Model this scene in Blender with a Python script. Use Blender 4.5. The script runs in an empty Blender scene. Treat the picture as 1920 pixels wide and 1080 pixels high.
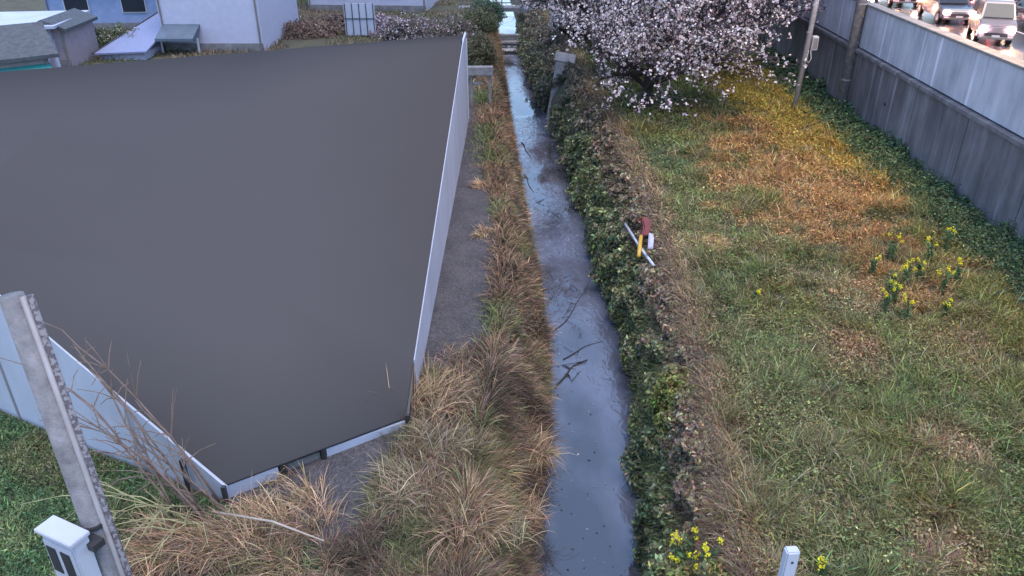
import bpy, bmesh, math, random
import numpy as np
from mathutils import Vector, Matrix
random.seed(7); RNG = np.random.default_rng(11)
sc = bpy.context.scene; COL = sc.collection
R = math.radians
# ------------------------------------------------------------------ camera
cam = bpy.data.cameras.new('camera'); camo = bpy.data.objects.new('camera', cam); COL.objects.link(camo)
camo.location = (0, 0, 8); camo.rotation_euler = (R(90 - 28.32), 0, 0)
cam.sensor_width = 36; cam.lens = 36 * 1433 / 1920; cam.clip_end = 2000; cam.clip_start = 0.05
sc.camera = camo
# ------------------------------------------------------------------ sky, sun, exposure
w = bpy.data.worlds.new('World'); sc.world = w; w.use_nodes = True
nt = w.node_tree; bgn = nt.nodes['Background']
sky = nt.nodes.new('ShaderNodeTexSky'); sky.sky_type = 'NISHITA'; sky.sun_disc = False
SUN_EL, SUN_AZ = R(76), R(155)
sky.sun_elevation = SUN_EL; sky.sun_rotation = SUN_AZ; sky.air_density = 1.0; sky.dust_density = .8; sky.ozone_density = 2.2
nt.links.new(sky.outputs[0], bgn.inputs[0]); bgn.inputs[1].default_value = 0.15
sl = bpy.data.lights.new('sun', 'SUN'); sl.energy = 0.9; sl.angle = R(35); sl.color = (1, .90, .80)
so = bpy.data.objects.new('sun', sl); COL.objects.link(so); so.rotation_euler = (R(14), 0, R(180-155)); so.location = (0, 0, 30)
sc.view_settings.view_transform = 'Standard'; sc.view_settings.look = 'None'; sc.view_settings.gamma = 1
sc.view_settings.exposure = 1.62
# ------------------------------------------------------------------ helpers
def tag(o, label=None, cat=None, group=None, kind=None):
    if label: o['label'] = label
    if cat: o['category'] = cat
    if group: o['group'] = group
    if kind: o['kind'] = kind
    return o
def empty(name, loc, rz=0):
    o = bpy.data.objects.new(name, None); COL.objects.link(o); o.location = loc; o.rotation_euler = (0, 0, rz); o.empty_display_size = .2
    return o
def copy_tree(o, parent=None):
    c = o.copy(); COL.objects.link(c); c.parent = parent
    if parent: c.matrix_parent_inverse = o.matrix_parent_inverse.copy()
    for ch in list(o.children): copy_tree(ch, c)
    return c
class MB:
    def __init__(s): s.v = []; s.f = []
    def add(s, vs, fs):
        b = len(s.v); s.v += [tuple(p) for p in vs]; s.f += [tuple(i + b for i in f) for f in fs]; return s
    def box(s, c, d, rot=None):
        x, y, z = d[0]/2, d[1]/2, d[2]/2
        vs = [Vector(p) for p in ((-x,-y,-z),(x,-y,-z),(x,y,-z),(-x,y,-z),(-x,-y,z),(x,-y,z),(x,y,z),(-x,y,z))]
        if rot is not None: vs = [rot @ p for p in vs]
        vs = [p + Vector(c) for p in vs]
        return s.add(vs, [(3,2,1,0),(4,5,6,7),(0,1,5,4),(1,2,6,5),(2,3,7,6),(3,0,4,7)])
    def tube(s, pts, rad, n=8, cap=True):
        pts = [Vector(p) for p in pts]; rings = []
        if not hasattr(rad, '__len__'): rad = [rad]*len(pts)
        for i, p in enumerate(pts):
            d = (pts[min(i+1, len(pts)-1)] - pts[max(i-1, 0)]).normalized()
            u = d.orthogonal().normalized() if i == 0 else (pu - d*pu.dot(d)).normalized()
            pu = u; v = d.cross(u)
            rings.append([p + (u*math.cos(2*math.pi*k/n) + v*math.sin(2*math.pi*k/n))*rad[i] for k in range(n)])
        vs = [q for r in rings for q in r]; fs = []
        for i in range(len(pts)-1):
            for k in range(n):
                a = i*n+k; b = i*n+(k+1) % n; fs.append((a, b, b+n, a+n))
        if cap: fs.append(tuple(range(n))[::-1]); fs.append(tuple(range((len(pts)-1)*n, len(pts)*n)))
        return s.add(vs, fs)
    def prism(s, poly, a, b, axis='x'):      # poly of (u,v); extruded a..b
        n = len(poly)
        def mk(t, p): return (t, p[0], p[1]) if axis == 'x' else ((p[0], t, p[1]) if axis == 'y' else (p[0], p[1], t))
        vs = [mk(a, p) for p in poly] + [mk(b, p) for p in poly]
        fs = [tuple(range(n)), tuple(range(2*n-1, n-1, -1))] + [(i, i+n, (i+1) % n+n, (i+1) % n) for i in range(n)]
        return s.add(vs, fs)
    def build(s, name, mat, parent=None, smooth=False, bevel=0, fix=True):
        me = bpy.data.meshes.new(name); me.from_pydata(s.v, [], s.f); me.materials.append(mat)
        if fix:
            bm = bmesh.new(); bm.from_mesh(me); bmesh.ops.recalc_face_normals(bm, faces=bm.faces[:])
            if bevel: bmesh.ops.bevel(bm, geom=bm.edges[:], offset=bevel, segments=2, affect='EDGES')
            bm.to_mesh(me); bm.free()
        if smooth: me.polygons.foreach_set('use_smooth', [True]*len(me.polygons))
        o = bpy.data.objects.new(name, me); COL.objects.link(o); o.parent = parent
        return o
def np_mesh(name, verts, faces_n, loops, mat, cols=None, parent=None, smooth=False):
    """verts (N,3), faces_n (F,) sizes, loops flat, cols (N,3)"""
    me = bpy.data.meshes.new(name); me.vertices.add(len(verts)); me.vertices.foreach_set('co', verts.astype(np.float32).ravel())
    me.loops.add(len(loops)); me.loops.foreach_set('vertex_index', loops.astype(np.int32))
    me.polygons.add(len(faces_n)); st = np.concatenate([[0], np.cumsum(faces_n)[:-1]])
    me.polygons.foreach_set('loop_start', st.astype(np.int32))
    if smooth: me.polygons.foreach_set('use_smooth', np.ones(len(faces_n), bool))
    me.update(calc_edges=True)
    if cols is not None:
        a = me.color_attributes.new('tint', 'FLOAT_COLOR', 'POINT')
        a.data.foreach_set('color', np.concatenate([cols, np.ones((len(cols), 1))], 1).astype(np.float32).ravel())
    me.materials.append(mat)
    o = bpy.data.objects.new(name, me); COL.objects.link(o); o.parent = parent
    return o
# value noise
_T = RNG.random((256, 256))
def vnoise(x, y):
    xi = np.floor(x).astype(int); yi = np.floor(y).astype(int); fx = x-xi; fy = y-yi
    fx = fx*fx*(3-2*fx); fy = fy*fy*(3-2*fy); g = lambda a, b: _T[a & 255, b & 255]
    return (g(xi, yi)*(1-fx)+g(xi+1, yi)*fx)*(1-fy)+(g(xi, yi+1)*(1-fx)+g(xi+1, yi+1)*fx)*fy
def fbm(x, y, s=1.0, o=3, off=0.0):
    r = 0; a = .5; t = 0
    for i in range(o): r = r+a*vnoise(x/s*2**i+off+17*i, y/s*2**i+off*1.7+31*i); t += a; a *= .5
    return r/t
def sstep(a, b, x): t = np.clip((x-a)/(b-a), 0, 1); return t*t*(3-2*t)
# ---- materials
def nodemat(name):
    m = bpy.data.materials.new(name); m.use_nodes = True; n = m.node_tree; return m, n, n.nodes['Principled BSDF']
def N(n, t, **k):
    q = n.nodes.new(t)
    for a, b in k.items(): setattr(q, a, b)
    return q
def paint(name, c, rough=.5, var=.12, scale=3, metal=0, bump=.0, spec=.5, stretch=None):
    m, n, b = nodemat(name)
    tc = N(n, 'ShaderNodeTexCoord'); mp = N(n, 'ShaderNodeMapping'); n.links.new(tc.outputs['Object'], mp.inputs[0])
    if stretch: mp.inputs['Scale'].default_value = stretch
    nz = N(n, 'ShaderNodeTexNoise'); nz.inputs['Scale'].default_value = scale; nz.inputs['Detail'].default_value = 8; nz.inputs['Roughness'].default_value = .65
    n.links.new(mp.outputs[0], nz.inputs[0])
    cr = N(n, 'ShaderNodeValToRGB'); e = cr.color_ramp.elements
    e[0].position = .3; e[1].position = .7
    e[0].color = tuple(x*(1-var*1.6) for x in c)+(1,); e[1].color = tuple(min(1, x*(1+var)) for x in c)+(1,)
    n.links.new(nz.outputs[0], cr.inputs[0]); n.links.new(cr.outputs[0], b.inputs['Base Color'])
    b.inputs['Roughness'].default_value = rough; b.inputs['Metallic'].default_value = metal; b.inputs['Specular IOR Level'].default_value = spec
    if bump:
        n2 = N(n, 'ShaderNodeTexNoise'); n2.inputs['Scale'].default_value = scale*12; n2.inputs['Detail'].default_value = 6; n.links.new(tc.outputs['Object'], n2.inputs[0])
        bp = N(n, 'ShaderNodeBump'); bp.inputs['Strength'].default_value = bump; bp.inputs['Distance'].default_value = .02
        n.links.new(n2.outputs[0], bp.inputs['Height']); n.links.new(bp.outputs[0], b.inputs['Normal'])
    return m
def glow(name, c, s):
    m, n, b = nodemat(name); b.inputs['Base Color'].default_value = c+(1,); b.inputs['Emission Color'].default_value = c+(1,); b.inputs['Emission Strength'].default_value = s; return m
def leafmat(name='leaf', trans=.3, rough=.6):
    m, n, b = nodemat(name); at = N(n, 'ShaderNodeAttribute', attribute_name='tint')
    n.links.new(at.outputs['Color'], b.inputs['Base Color']); b.inputs['Roughness'].default_value = rough; b.inputs['Specular IOR Level'].default_value = .25
    tr = N(n, 'ShaderNodeBsdfTranslucent'); n.links.new(at.outputs['Color'], tr.inputs[0])
    mx = N(n, 'ShaderNodeMixShader'); mx.inputs[0].default_value = trans
    n.links.new(b.outputs[0], mx.inputs[1]); n.links.new(tr.outputs[0], mx.inputs[2]); n.links.new(mx.outputs[0], n.nodes['Material Output'].inputs[0])
    return m
M = {}
M['leaf'] = leafmat('leaf'); M['petal'] = leafmat('petal', .4, .8); M['straw'] = leafmat('straw', .2, .7)
M['bark'] = paint('bark', (.035, .028, .03), .9, .4, 8, bump=.6)
M['twig'] = paint('twig', (.16, .11, .09), .8, .3, 6)
M['roof_grey'] = paint('roof_grey', (.068, .064, .067), 1, .015, .4, spec=0)
M['white_panel'] = paint('white_panel', (.37, .40, .49), .5, .10, 1.2, stretch=(1, 1, .3), bump=.05)
M['dark_metal'] = paint('dark_metal', (.03, .03, .035), .5, .3, 4)
M['gate_grey'] = paint('gate_grey', (.16, .155, .15), .6, .15, 3)
M['steel'] = paint('steel', (.24, .23, .25), .55, .25, 2.5, stretch=(1, 1, .25))
M['conc_pole'] = paint('conc_pole', (.17, .165, .18), .85, .3, 6, bump=.5)
M['cabinet'] = paint('cabinet', (.42, .44, .52), .35, .05, 2)
M['pale_steel'] = paint('pale_steel', (.36, .34, .35), .6, .15, 4)
M['white'] = paint('white', (.5, .5, .54), .5, .08, 2)
M['glass'] = paint('glass', (.03, .035, .045), .18, .1, 2, spec=.25)
M['tyre'] = paint('tyre', (.015, .015, .015), .85, .2, 5)
M['rim'] = paint('rim', (.3, .3, .32), .35, .1, 5, metal=.7)
M['conc'] = paint('conc', (.19, .185, .19), .85, .3, 2.5, bump=.4)
# ------------------------------------------------------------------ terrain profile (canal edges along Y)
def prof(ys, xs): return lambda y: np.interp(y, ys, xs)
rw = prof([0, 8.7, 10.9, 13.4, 16.3, 20.6, 29.3, 38.4, 48.6, 60, 200], [1.8, 2.22, 2.5, 2.72, 2.76, 2.52, 2.2, 1.4, .65, .2, -6])
lw = prof([0, 8.7, 10.9, 14.4, 16.8, 20.6, 27.5, 37.4, 48.6, 60, 200], [-.1, .15, .45, .72, .66, .42, .08, -.35, -.78, -1.4, -8])
rt = prof([0, 7.7, 9.4, 12.4, 15.9, 22, 27.7, 34.4, 43, 60, 200], [2.8, 3.0, 3.2, 3.55, 3.72, 3.82, 3.68, 3.3, 2.8, 1.6, -4])
lt = prof([0, 8.4, 12.6, 16.5, 23.5, 29, 40, 60, 200], [-.9, -.75, -.35, -.25, -.5, -.8, -1.2, -2.2, -9])
wallx = lambda y: 11.95 + (np.asarray(y) - 16)*.045
def zfield(x, y):
    d = x - rt(y)
    z = .22*(fbm(x, y, 1.2, 3, 3.)-.5)*np.clip(d*1.5, 0, 1) + .12*sstep(-2.4, -.2, x-wallx(y))
    return z
def zright(t):   # t 0 water .. 1 top
    return -2.05 + 2.05*np.interp(t, [0, .12, .45, .8, 1], [0, .38, .68, .92, 1])
def ground_z(x, y):
    x = np.asarray(x, float); y = np.asarray(y, float)
    a, b, c, d = lt(y), lw(y), rw(y), rt(y)
    z = np.zeros(np.broadcast(x, y).shape)
    tl = np.clip((b-x)/(b-a), 0, 1); tr = np.clip((x-c)/(d-c), 0, 1)
    z = np.where(x < a, .03*(fbm(x, y, 1.1, 2, 9.)-.5), z)
    z = np.where((x >= a) & (x < b), zright(tl), z)
    z = np.where((x >= b) & (x <= c), -2.25, z)
    z = np.where((x > c) & (x <= d), zright(tr), z)
    z = np.where((x > d), zfield(x, y), z)
    return z
ys = np.concatenate([np.arange(-10, 62, .4), np.array([64, 70, 80, 100, 130, 170, 230, 320])])
rows = []
for y in ys:
    a, b, c, d = float(lt(y)), float(lw(y)), float(rw(y)), float(rt(y))
    wx = float(wallx(y))
    xs = np.concatenate([[-300, -150, -80, -50, -35], np.linspace(-25, a-.3, 30), np.linspace(a, b-.02, 9), np.linspace(b, c, 4), np.linspace(c+.02, d, 9), np.linspace(d+.1, wx+.6, 36), np.array([18, 30, 50, 90, 160, 300])+wx-12])
    rows.append(np.stack([xs, np.full_like(xs, y), ground_z(xs, np.full_like(xs, y))], 1))
nc = len(rows[0]); V = np.concatenate(rows); nr = len(rows)
ii, jj = np.meshgrid(np.arange(nr-1), np.arange(nc-1), indexing='ij'); a = (ii*nc+jj).ravel()
loops = np.stack([a, a+1, a+nc+1, a+nc], 1).ravel()
m, n, b = nodemat('soil')
tc = N(n, 'ShaderNodeTexCoord'); nz = N(n, 'ShaderNodeTexNoise'); nz.inputs['Scale'].default_value = 1.3; nz.inputs['Detail'].default_value = 12; nz.inputs['Roughness'].default_value = .75
n.links.new(tc.outputs['Object'], nz.inputs[0]); cr = N(n, 'ShaderNodeValToRGB'); n.links.new(nz.outputs[0], cr.inputs[0])
e = cr.color_ramp.elements; e[0].position = .35; e[0].color = (.035, .03, .022, 1); e[1].position = .65; e[1].color = (.075, .075, .04, 1)
n.links.new(cr.outputs[0], b.inputs['Base Color']); b.inputs['Roughness'].default_value = .95
tag(np_mesh('ground', V, np.full(len(a), 4), loops, m, smooth=True), kind='structure')
# gravel path: a sheet on the ground left of the canal
m, n, b = nodemat('wet_gravel')
tc = N(n, 'ShaderNodeTexCoord'); v1 = N(n, 'ShaderNodeTexVoronoi'); v1.inputs['Scale'].default_value = 28; n.links.new(tc.outputs['Object'], v1.inputs[0])
n1 = N(n, 'ShaderNodeTexNoise'); n1.inputs['Scale'].default_value = 1.2; n1.inputs['Detail'].default_value = 9; n1.inputs['Roughness'].default_value = .7; n.links.new(tc.outputs['Object'], n1.inputs[0])
cr = N(n, 'ShaderNodeValToRGB'); e = cr.color_ramp.elements; e[0].color = (.028, .025, .028, 1); e[1].color = (.088, .080, .088, 1); n.links.new(v1.outputs['Color'], cr.inputs[0])
mx = N(n, 'ShaderNodeMix', data_type='RGBA', blend_type='MULTIPLY'); mx.inputs[0].default_value = .8
c2 = N(n, 'ShaderNodeValToRGB'); e = c2.color_ramp.elements; e[0].position = .35; e[0].color = (.5, .5, .5, 1); e[1].position = .65; e[1].color = (1.15, 1.1, 1.1, 1); n.links.new(n1.outputs[0], c2.inputs[0])
n.links.new(cr.outputs[0], mx.inputs[6]); n.links.new(c2.outputs[0], mx.inputs[7]); n.links.new(mx.outputs[2], b.inputs['Base Color']); b.inputs['Roughness'].default_value = .7
bp = N(n, 'ShaderNodeBump'); bp.inputs['Strength'].default_value = .7; bp.inputs['Distance'].default_value = .03; n.links.new(v1.outputs['Distance'], bp.inputs['Height']); n.links.new(bp.outputs[0], b.inputs['Normal'])
mb = MB(); py = list(np.arange(7.2, 30.1, .5))
for i, y in enumerate(py):
    mb.v += [(-1.66 if y > 10.2 else -4.4, y, .024), (float(lt(y))-.03, y, .024)]
    if i: k = 2*i; mb.f.append((k-2, k-1, k+1, k))
tag(mb.build('path', m, fix=False), kind='structure')
# ------------------------------------------------------------------ water
m, n, b = nodemat('canal_water'); tc = N(n, 'ShaderNodeTexCoord'); mp = N(n, 'ShaderNodeMapping'); mp.inputs['Scale'].default_value = (1, .55, 1); n.links.new(tc.outputs['Object'], mp.inputs[0])
n1 = N(n, 'ShaderNodeTexNoise'); n1.inputs['Scale'].default_value = 5; n1.inputs['Detail'].default_value = 6; n1.inputs['Distortion'].default_value = 1.5; n.links.new(mp.outputs[0], n1.inputs[0])
n2 = N(n, 'ShaderNodeTexNoise'); n2.inputs['Scale'].default_value = .55; n2.inputs['Detail'].default_value = 4; n.links.new(mp.outputs[0], n2.inputs[0])
cr = N(n, 'ShaderNodeValToRGB'); e = cr.color_ramp.elements; e[0].position = .38; e[0].color = (.035, .036, .045, 1); e[1].position = .62; e[1].color = (.11, .12, .17, 1)
n.links.new(n2.outputs[0], cr.inputs[0]); n.links.new(cr.outputs[0], b.inputs['Base Color'])
b.inputs['Roughness'].default_value = .03; b.inputs['IOR'].default_value = 2.0
mul = N(n, 'ShaderNodeMath', operation='MULTIPLY'); c3 = N(n, 'ShaderNodeValToRGB'); c3.color_ramp.elements[0].position = .45; c3.color_ramp.elements[1].position = .62; n.links.new(n2.outputs[0], c3.inputs[0])
n.links.new(n1.outputs[0], mul.inputs[0]); n.links.new(c3.outputs[0], mul.inputs[1])
bp = N(n, 'ShaderNodeBump'); bp.inputs['Strength'].default_value = .6; bp.inputs['Distance'].default_value = .05; n.links.new(mul.outputs[0], bp.inputs['Height']); n.links.new(bp.outputs[0], b.inputs['Normal'])
mb = MB(); py = [0]+list(np.arange(1, 50.2, .8))
for i, y in enumerate(py):
    mb.v += [(float(lw(y))-.15, y, -2.0), (float(rw(y))+.15, y, -2.0)]
    if i: k = 2*i; mb.f.append((k-2, k-1, k+1, k))
tag(mb.build('water', m, fix=False), kind='structure')
mb = MB()
for i, y in enumerate([50.95, 54, 60, 90]):
    mb.v += [(float(lw(y))-.2, y, -1.55), (float(rw(y))+.2, y, -1.55)]
    if i: k = 2*i; mb.f.append((k-2, k-1, k+1, k))
tag(mb.build('water', m, fix=False), kind='structure')
# ------------------------------------------------------------------ vegetation generators
def ribbons(P, head, th0, bend, L, W, C, nseg=2, side_rand=.6):
    """curved tapering blades. P (n,3) base, head heading angle, th0 lean from vertical, bend extra lean at tip"""
    n = len(P); k = nseg
    ax = head+math.pi/2+RNG.normal(0, side_rand, n)
    side = np.stack([np.cos(ax), np.sin(ax), RNG.normal(0, .25, n)], 1)
    pts = [P.copy()]
    for s in range(k):
        th = th0+bend*(s+.5)/k; st = (L/k)[:, None]
        pts.append(pts[-1]+np.stack([np.sin(th)*np.cos(head), np.sin(th)*np.sin(head), np.cos(th)], 1)*st)
    vs = []
    for s in range(k):
        ww = (W*(.75 if s == 0 else 1.0*(1-.35*s/k)))[:, None]*.5
        vs.append(pts[s]-side*ww); vs.append(pts[s]+side*ww)
    vs.append(pts[k]); nv = 2*k+1
    Vv = np.stack(vs, 1).reshape(-1, 3)
    base = (np.arange(n)*nv)[:, None]
    idx = []
    for s in range(k-1): idx += [2*s, 2*s+1, 2*s+3, 2*s+2]
    idx += [2*(k-1), 2*(k-1)+1, 2*k]
    lo = (base+np.array(idx)[None]).ravel(); fn = np.tile(np.array([4]*(k-1)+[3]), n)
    return Vv, fn, lo, np.repeat(C, nv, 0)
def leaves(P, nrm, size, C, asp=.6, rand=.8):
    """leaf: two triangles folded on the midrib"""
    n = len(P)
    nn = nrm+RNG.normal(0, rand, (n, 3)); nn /= np.linalg.norm(nn, axis=1)[:, None]+1e-6
    t = RNG.normal(0, 1, (n, 3)); t[:, 2] -= .3; t -= nn*(t*nn).sum(1)[:, None]; t /= np.linalg.norm(t, axis=1)[:, None]+1e-6
    s = np.cross(nn, t); sz = size[:, None]
    v = np.stack([P-t*sz*.5, P+s*sz*asp*.5+nn*sz*.08, P+t*sz*.5, P-s*sz*asp*.5+nn*sz*.08], 1).reshape(-1, 3)
    base = (np.arange(n)*4)[:, None]
    lo = (base+np.array([0, 1, 2, 0, 2, 3])[None]).ravel(); fn = np.full(2*n, 3)
    return v, fn, lo, np.repeat(C, 4, 0)
def merge(*parts):
    off = 0; V, F, L, C = [], [], [], []
    for v, f, l, c in parts: V.append(v); F.append(f); L.append(l+off); C.append(c); off += len(v)
    return np.concatenate(V), np.concatenate(F), np.concatenate(L), np.concatenate(C)
def veg(name, parts, mat, parent=None):
    v, f, l, c = merge(*parts); return np_mesh(name, v, f, l, mat, np.clip(c, .002, .9), parent)
def jit(C, s=.25): return C*np.exp(RNG.normal(0, s, (len(C), 1)))*np.exp(RNG.normal(0, s*.3, C.shape))
def arr(c, n): return np.tile(np.array(c, float), (n, 1))
def lerp(a, b, t): return a+(b-a)*np.asarray(t)[:, None]
GREEN = (.13, .155, .060); DGREEN = (.045, .085, .045); OLIVE = (.15, .145, .045); TAN = (.30, .215, .125); BROWN = (.15, .10, .06); RUST = (.24, .125, .06); YG = (.17, .19, .045); PURP = (.10, .075, .075)
def fieldcolor(x, y):
    n = len(x); C = arr(GREEN, n)
    a = fbm(x, y, 1.5, 3, 5.); b_ = fbm(x, y, .6, 3, 40.); c = fbm(x, y, 3.0, 2, 77.)
    C = lerp(C, np.array(OLIVE), sstep(.45, .7, a)*.8)
    C = lerp(C, np.array(DGREEN), sstep(.55, .72, c)*.6)
    C = lerp(C, np.array(BROWN)*1.15, sstep(.52, .7, b_)*.4)
    # street lamp glow painted into dry grass colours: orange patch, yellow band beyond
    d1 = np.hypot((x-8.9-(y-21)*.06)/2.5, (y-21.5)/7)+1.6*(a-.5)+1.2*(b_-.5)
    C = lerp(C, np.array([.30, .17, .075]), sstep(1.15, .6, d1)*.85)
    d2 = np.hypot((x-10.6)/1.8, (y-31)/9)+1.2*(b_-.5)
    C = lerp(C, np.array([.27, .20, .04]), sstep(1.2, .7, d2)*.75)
    # trampled strip and canal edge
    e = (x-rt(y))
    C = lerp(C, np.array([.22, .155, .095]), sstep(.9, .1, e+1.1*(b_-.5))*.75)
    d3 = np.hypot((x-4.6)/1.6, (y-9.0)/3.5)+1.0*(b_-.5)
    C = lerp(C, np.array([.18, .17, .08]), sstep(1.1, .5, d3)*.4)
    for (px, py, r, col, s) in ((6.95, 9.5, .55, TAN, .8), (6.6, 12.4, .5, RUST, .8), (5.9, 7.4, .5, TAN, .7), (5.0, 17, .45, TAN, .8), (8.6, 12.3, .8, TAN, .35), (10.2, 13.2, 1.0, OLIVE, .6), (7.3, 14.6, 1.0, TAN, .4), (6.3, 12.2, .9, TAN, .4)):
        dd = np.hypot(x-px, (y-py)*.8)/r+.8*(b_-.5); C = lerp(C, np.array(col), sstep(1.2, .5, dd)*s)
    g = sstep(-1.5, -.9, x-wallx(y)+.9*(b_-.5))
    C = lerp(C, np.array([.045, .085, .045]), g*.9)
    return C
def scatter(n, y0, y1, xa, xb, power=1.0):
    # denser towards the camera
    u = RNG.random(n); y = (y0**(1-power)+(y1**(1-power)-y0**(1-power))*u)**(1/(1-power)) if power != 1 else y0*(y1/y0)**u
    a, b2 = xa(y), xb(y); x = a+(b2-a)*RNG.random(n); return x, y
def frame_left(y): return rt(y)-.15
# ---- field grass
x, y = scatter(380000, 6.4, 58, frame_left, lambda y: wallx(y)-.05, 1.35)
keep = (x < y*.75+3.2); x, y = x[keep], y[keep]
tuft = fbm(x, y, .38, 2, 13.); tallm = fbm(x, y, .9, 2, 51.)
keep = RNG.random(len(x)) < sstep(.22, .55, tuft)*.9+.15; x, y, tuft, tallm = x[keep], y[keep], tuft[keep], tallm[keep]
n = len(x); P = np.stack([x, y, zfield(x, y)-.02], 1); sc_ = np.clip(y/14, .75, 2.6)**.6
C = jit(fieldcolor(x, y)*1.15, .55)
straw = RNG.random(n) < .05; C[straw] = jit(arr((.24, .20, .11), straw.sum()), .3)
Hh = (.10+.26*tallm*tuft*2.0)*(.6+.8*RNG.random(n))
flow = fbm(x, y, 1.3, 2, 91.)*14
p1 = ribbons(P, flow+RNG.normal(0, 1.4, n), RNG.uniform(.1, .9, n), RNG.uniform(.3, 1.5, n), Hh*(.9+.2*sc_), .014*sc_*(.6+.9*RNG.random(n)), C, 2)
# low leafy weeds
x, y = scatter(220000, 6.4, 58, frame_left, lambda y: wallx(y)-.05, 1.3)
t = fbm(x, y, .7, 3, 140.); near_wall = sstep(-1.6, -.7, x-wallx(y)); keep = ((t > .40) | (RNG.random(len(x)) < near_wall*.9)) & (x < y*.75+3.2)
x, y = x[keep], y[keep]; n = len(x); nw = sstep(-1.6, -.7, x-wallx(y))
P = np.stack([x, y, zfield(x, y)+.04+RNG.random(n)*(.14+.25*nw*fbm(x, y, .4, 2, 8.)*2)], 1)
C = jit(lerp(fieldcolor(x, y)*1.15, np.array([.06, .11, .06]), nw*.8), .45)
p2 = leaves(P, arr((0, -.2, 1), n), RNG.uniform(.04, .085, n)*np.clip(y/14, .8, 2)**.6, C, .42)
# long pale dead strands lying over the field
x, y = scatter(5500, 6.6, 45, frame_left, lambda y: wallx(y)-.6, 1.3)
t = fbm(x, y, 1.2, 3, 210.); keep = RNG.random(len(x)) < sstep(.35, .65, t); x, y = x[keep], y[keep]; n = len(x)
P = np.stack([x, y, zfield(x, y)+.05], 1)
p3 = ribbons(P, RNG.uniform(0, 6.28, n), RNG.uniform(.4, 1.1, n), RNG.uniform(.5, 1.4, n), RNG.uniform(.25, .6, n), .010*np.clip(y/12, .8, 2), jit(arr((.34, .28, .17), n), .25), 4)
tag(veg('field_grass', (p1, p2, p3), M['leaf']), 'rough mixed green and dry brown grass covering the sloping field right of the canal', 'grass', kind='stuff')
# ---- banks
def bank(side, n, y0, y1, power):
    u = RNG.random(n); y = (y0**(1-power)+(y1**(1-power)-y0**(1-power))*u)**(1/(1-power)); t = RNG.random(n)*(1.2 if side > 0 else .98)
    a, b2 = (rw(y), rt(y)) if side > 0 else (lw(y), lt(y))
    x = a+(b2-a)*t; z = zright(np.clip(t, 0, 1)); return x, y, z, t
x, y, z, t = bank(1, 230000, 6.2, 56, 1.35)
g = fbm(y*1.0, t*2.4, .33, 3, 7.)*.6+fbm(y, t*2.4, 1.1, 2, 61.)*.4
keep = RNG.random(len(x)) < sstep(.30, .52, g)+.06; keep &= ~((y > 33.2) & (y < 36.2) & (np.abs(x-(1.95+(y-34.9)*.22)) < .75) & (y < 37.4)); x, y, z, t, g = [q[keep] for q in (x, y, z, t, g)]
n = len(x); z = np.where(t > 1.0, ground_z(x, y), z); off = .03+1.2*np.clip(g-.36, 0, 1)*(.4+RNG.random(n)) * np.where(t > .95, .5, 1)
nr_ = np.stack([-np.ones(n)*.75, np.zeros(n)-.1, np.ones(n)*.6], 1); P = np.stack([x, y, z], 1)+nr_*off[:, None]
c = fbm(x*3, y, 1.0, 3, 33.); c2_ = fbm(x*2, y, .5, 2, 133.)
C = arr((.185, .205, .10), n); C = lerp(C, np.array([.055, .085, .055]), sstep(.45, .7, c2_)*.8); C = lerp(C, np.array([.24, .25, .13]), sstep(.5, .75, fbm(x, y, .8, 3, 300.))*.7)
up = sstep(.36, .66, t+.7*(c-.5)); C = lerp(C, np.array([.24, .18, .125]), up*.85)
ygm = sstep(.55, .8, fbm(x*1.5, y, 1.4, 2, 410.))*sstep(17, 13, y)*sstep(.2, .5, t); C = lerp(C, np.array([.17, .19, .045]), ygm*.8)
C = lerp(C, np.array([.13, .12, .10]), sstep(26, 36, y)*.6)
C = jit(C, .5)
q1 = leaves(P, nr_, RNG.uniform(.07, .14, n)*np.clip(y/14, .8, 2.2)**.5, C, .5, .6)
# stems and drooping shoots on the right bank
x, y, z, t = bank(1, 26000, 6.2, 50, 1.35); k = (y < 33.0) | (y > 37.0); x, y, z, t = x[k], y[k], z[k], t[k]; n = len(x); P = np.stack([x, y, z], 1)
up = sstep(.4, .8, t); C = jit(lerp(arr((.10, .12, .06), n), np.array([.16, .115, .09]), up), .35)
q2 = ribbons(P, math.pi+RNG.normal(0, .9, n), RNG.uniform(.3, 1.0, n), RNG.uniform(.4, 1.4, n), RNG.uniform(.2, .5, n), .012*np.clip(y/12, .8, 2.2), C, 3)
# dry fringe along the top
x, y, z, t = bank(1, 17000, 6.2, 46, 1.35); x = rt(y)+RNG.normal(0.12, .22, len(x)); n = len(x); P = np.stack([x, y, ground_z(x, y)], 1)
fr = fbm(y, x, .8, 2, 500.); keep = RNG.random(n) < sstep(.3, .6, fr); P = P[keep]; n = len(P); yy = P[:, 1]
q3 = ribbons(P, RNG.uniform(1.8, 4.6, n), RNG.uniform(.2, 1.0, n), RNG.uniform(.4, 1.6, n), RNG.uniform(.15, .45, n), .012*np.clip(yy/12, .8, 2.2), jit(arr((.30, .22, .13), n), .45), 3)
tag(veg('bank_plants', (q1, q2, q3), M['leaf']), 'dense leafy green and browned weeds covering the right bank of the canal', 'bank plants', kind='stuff')
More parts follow.
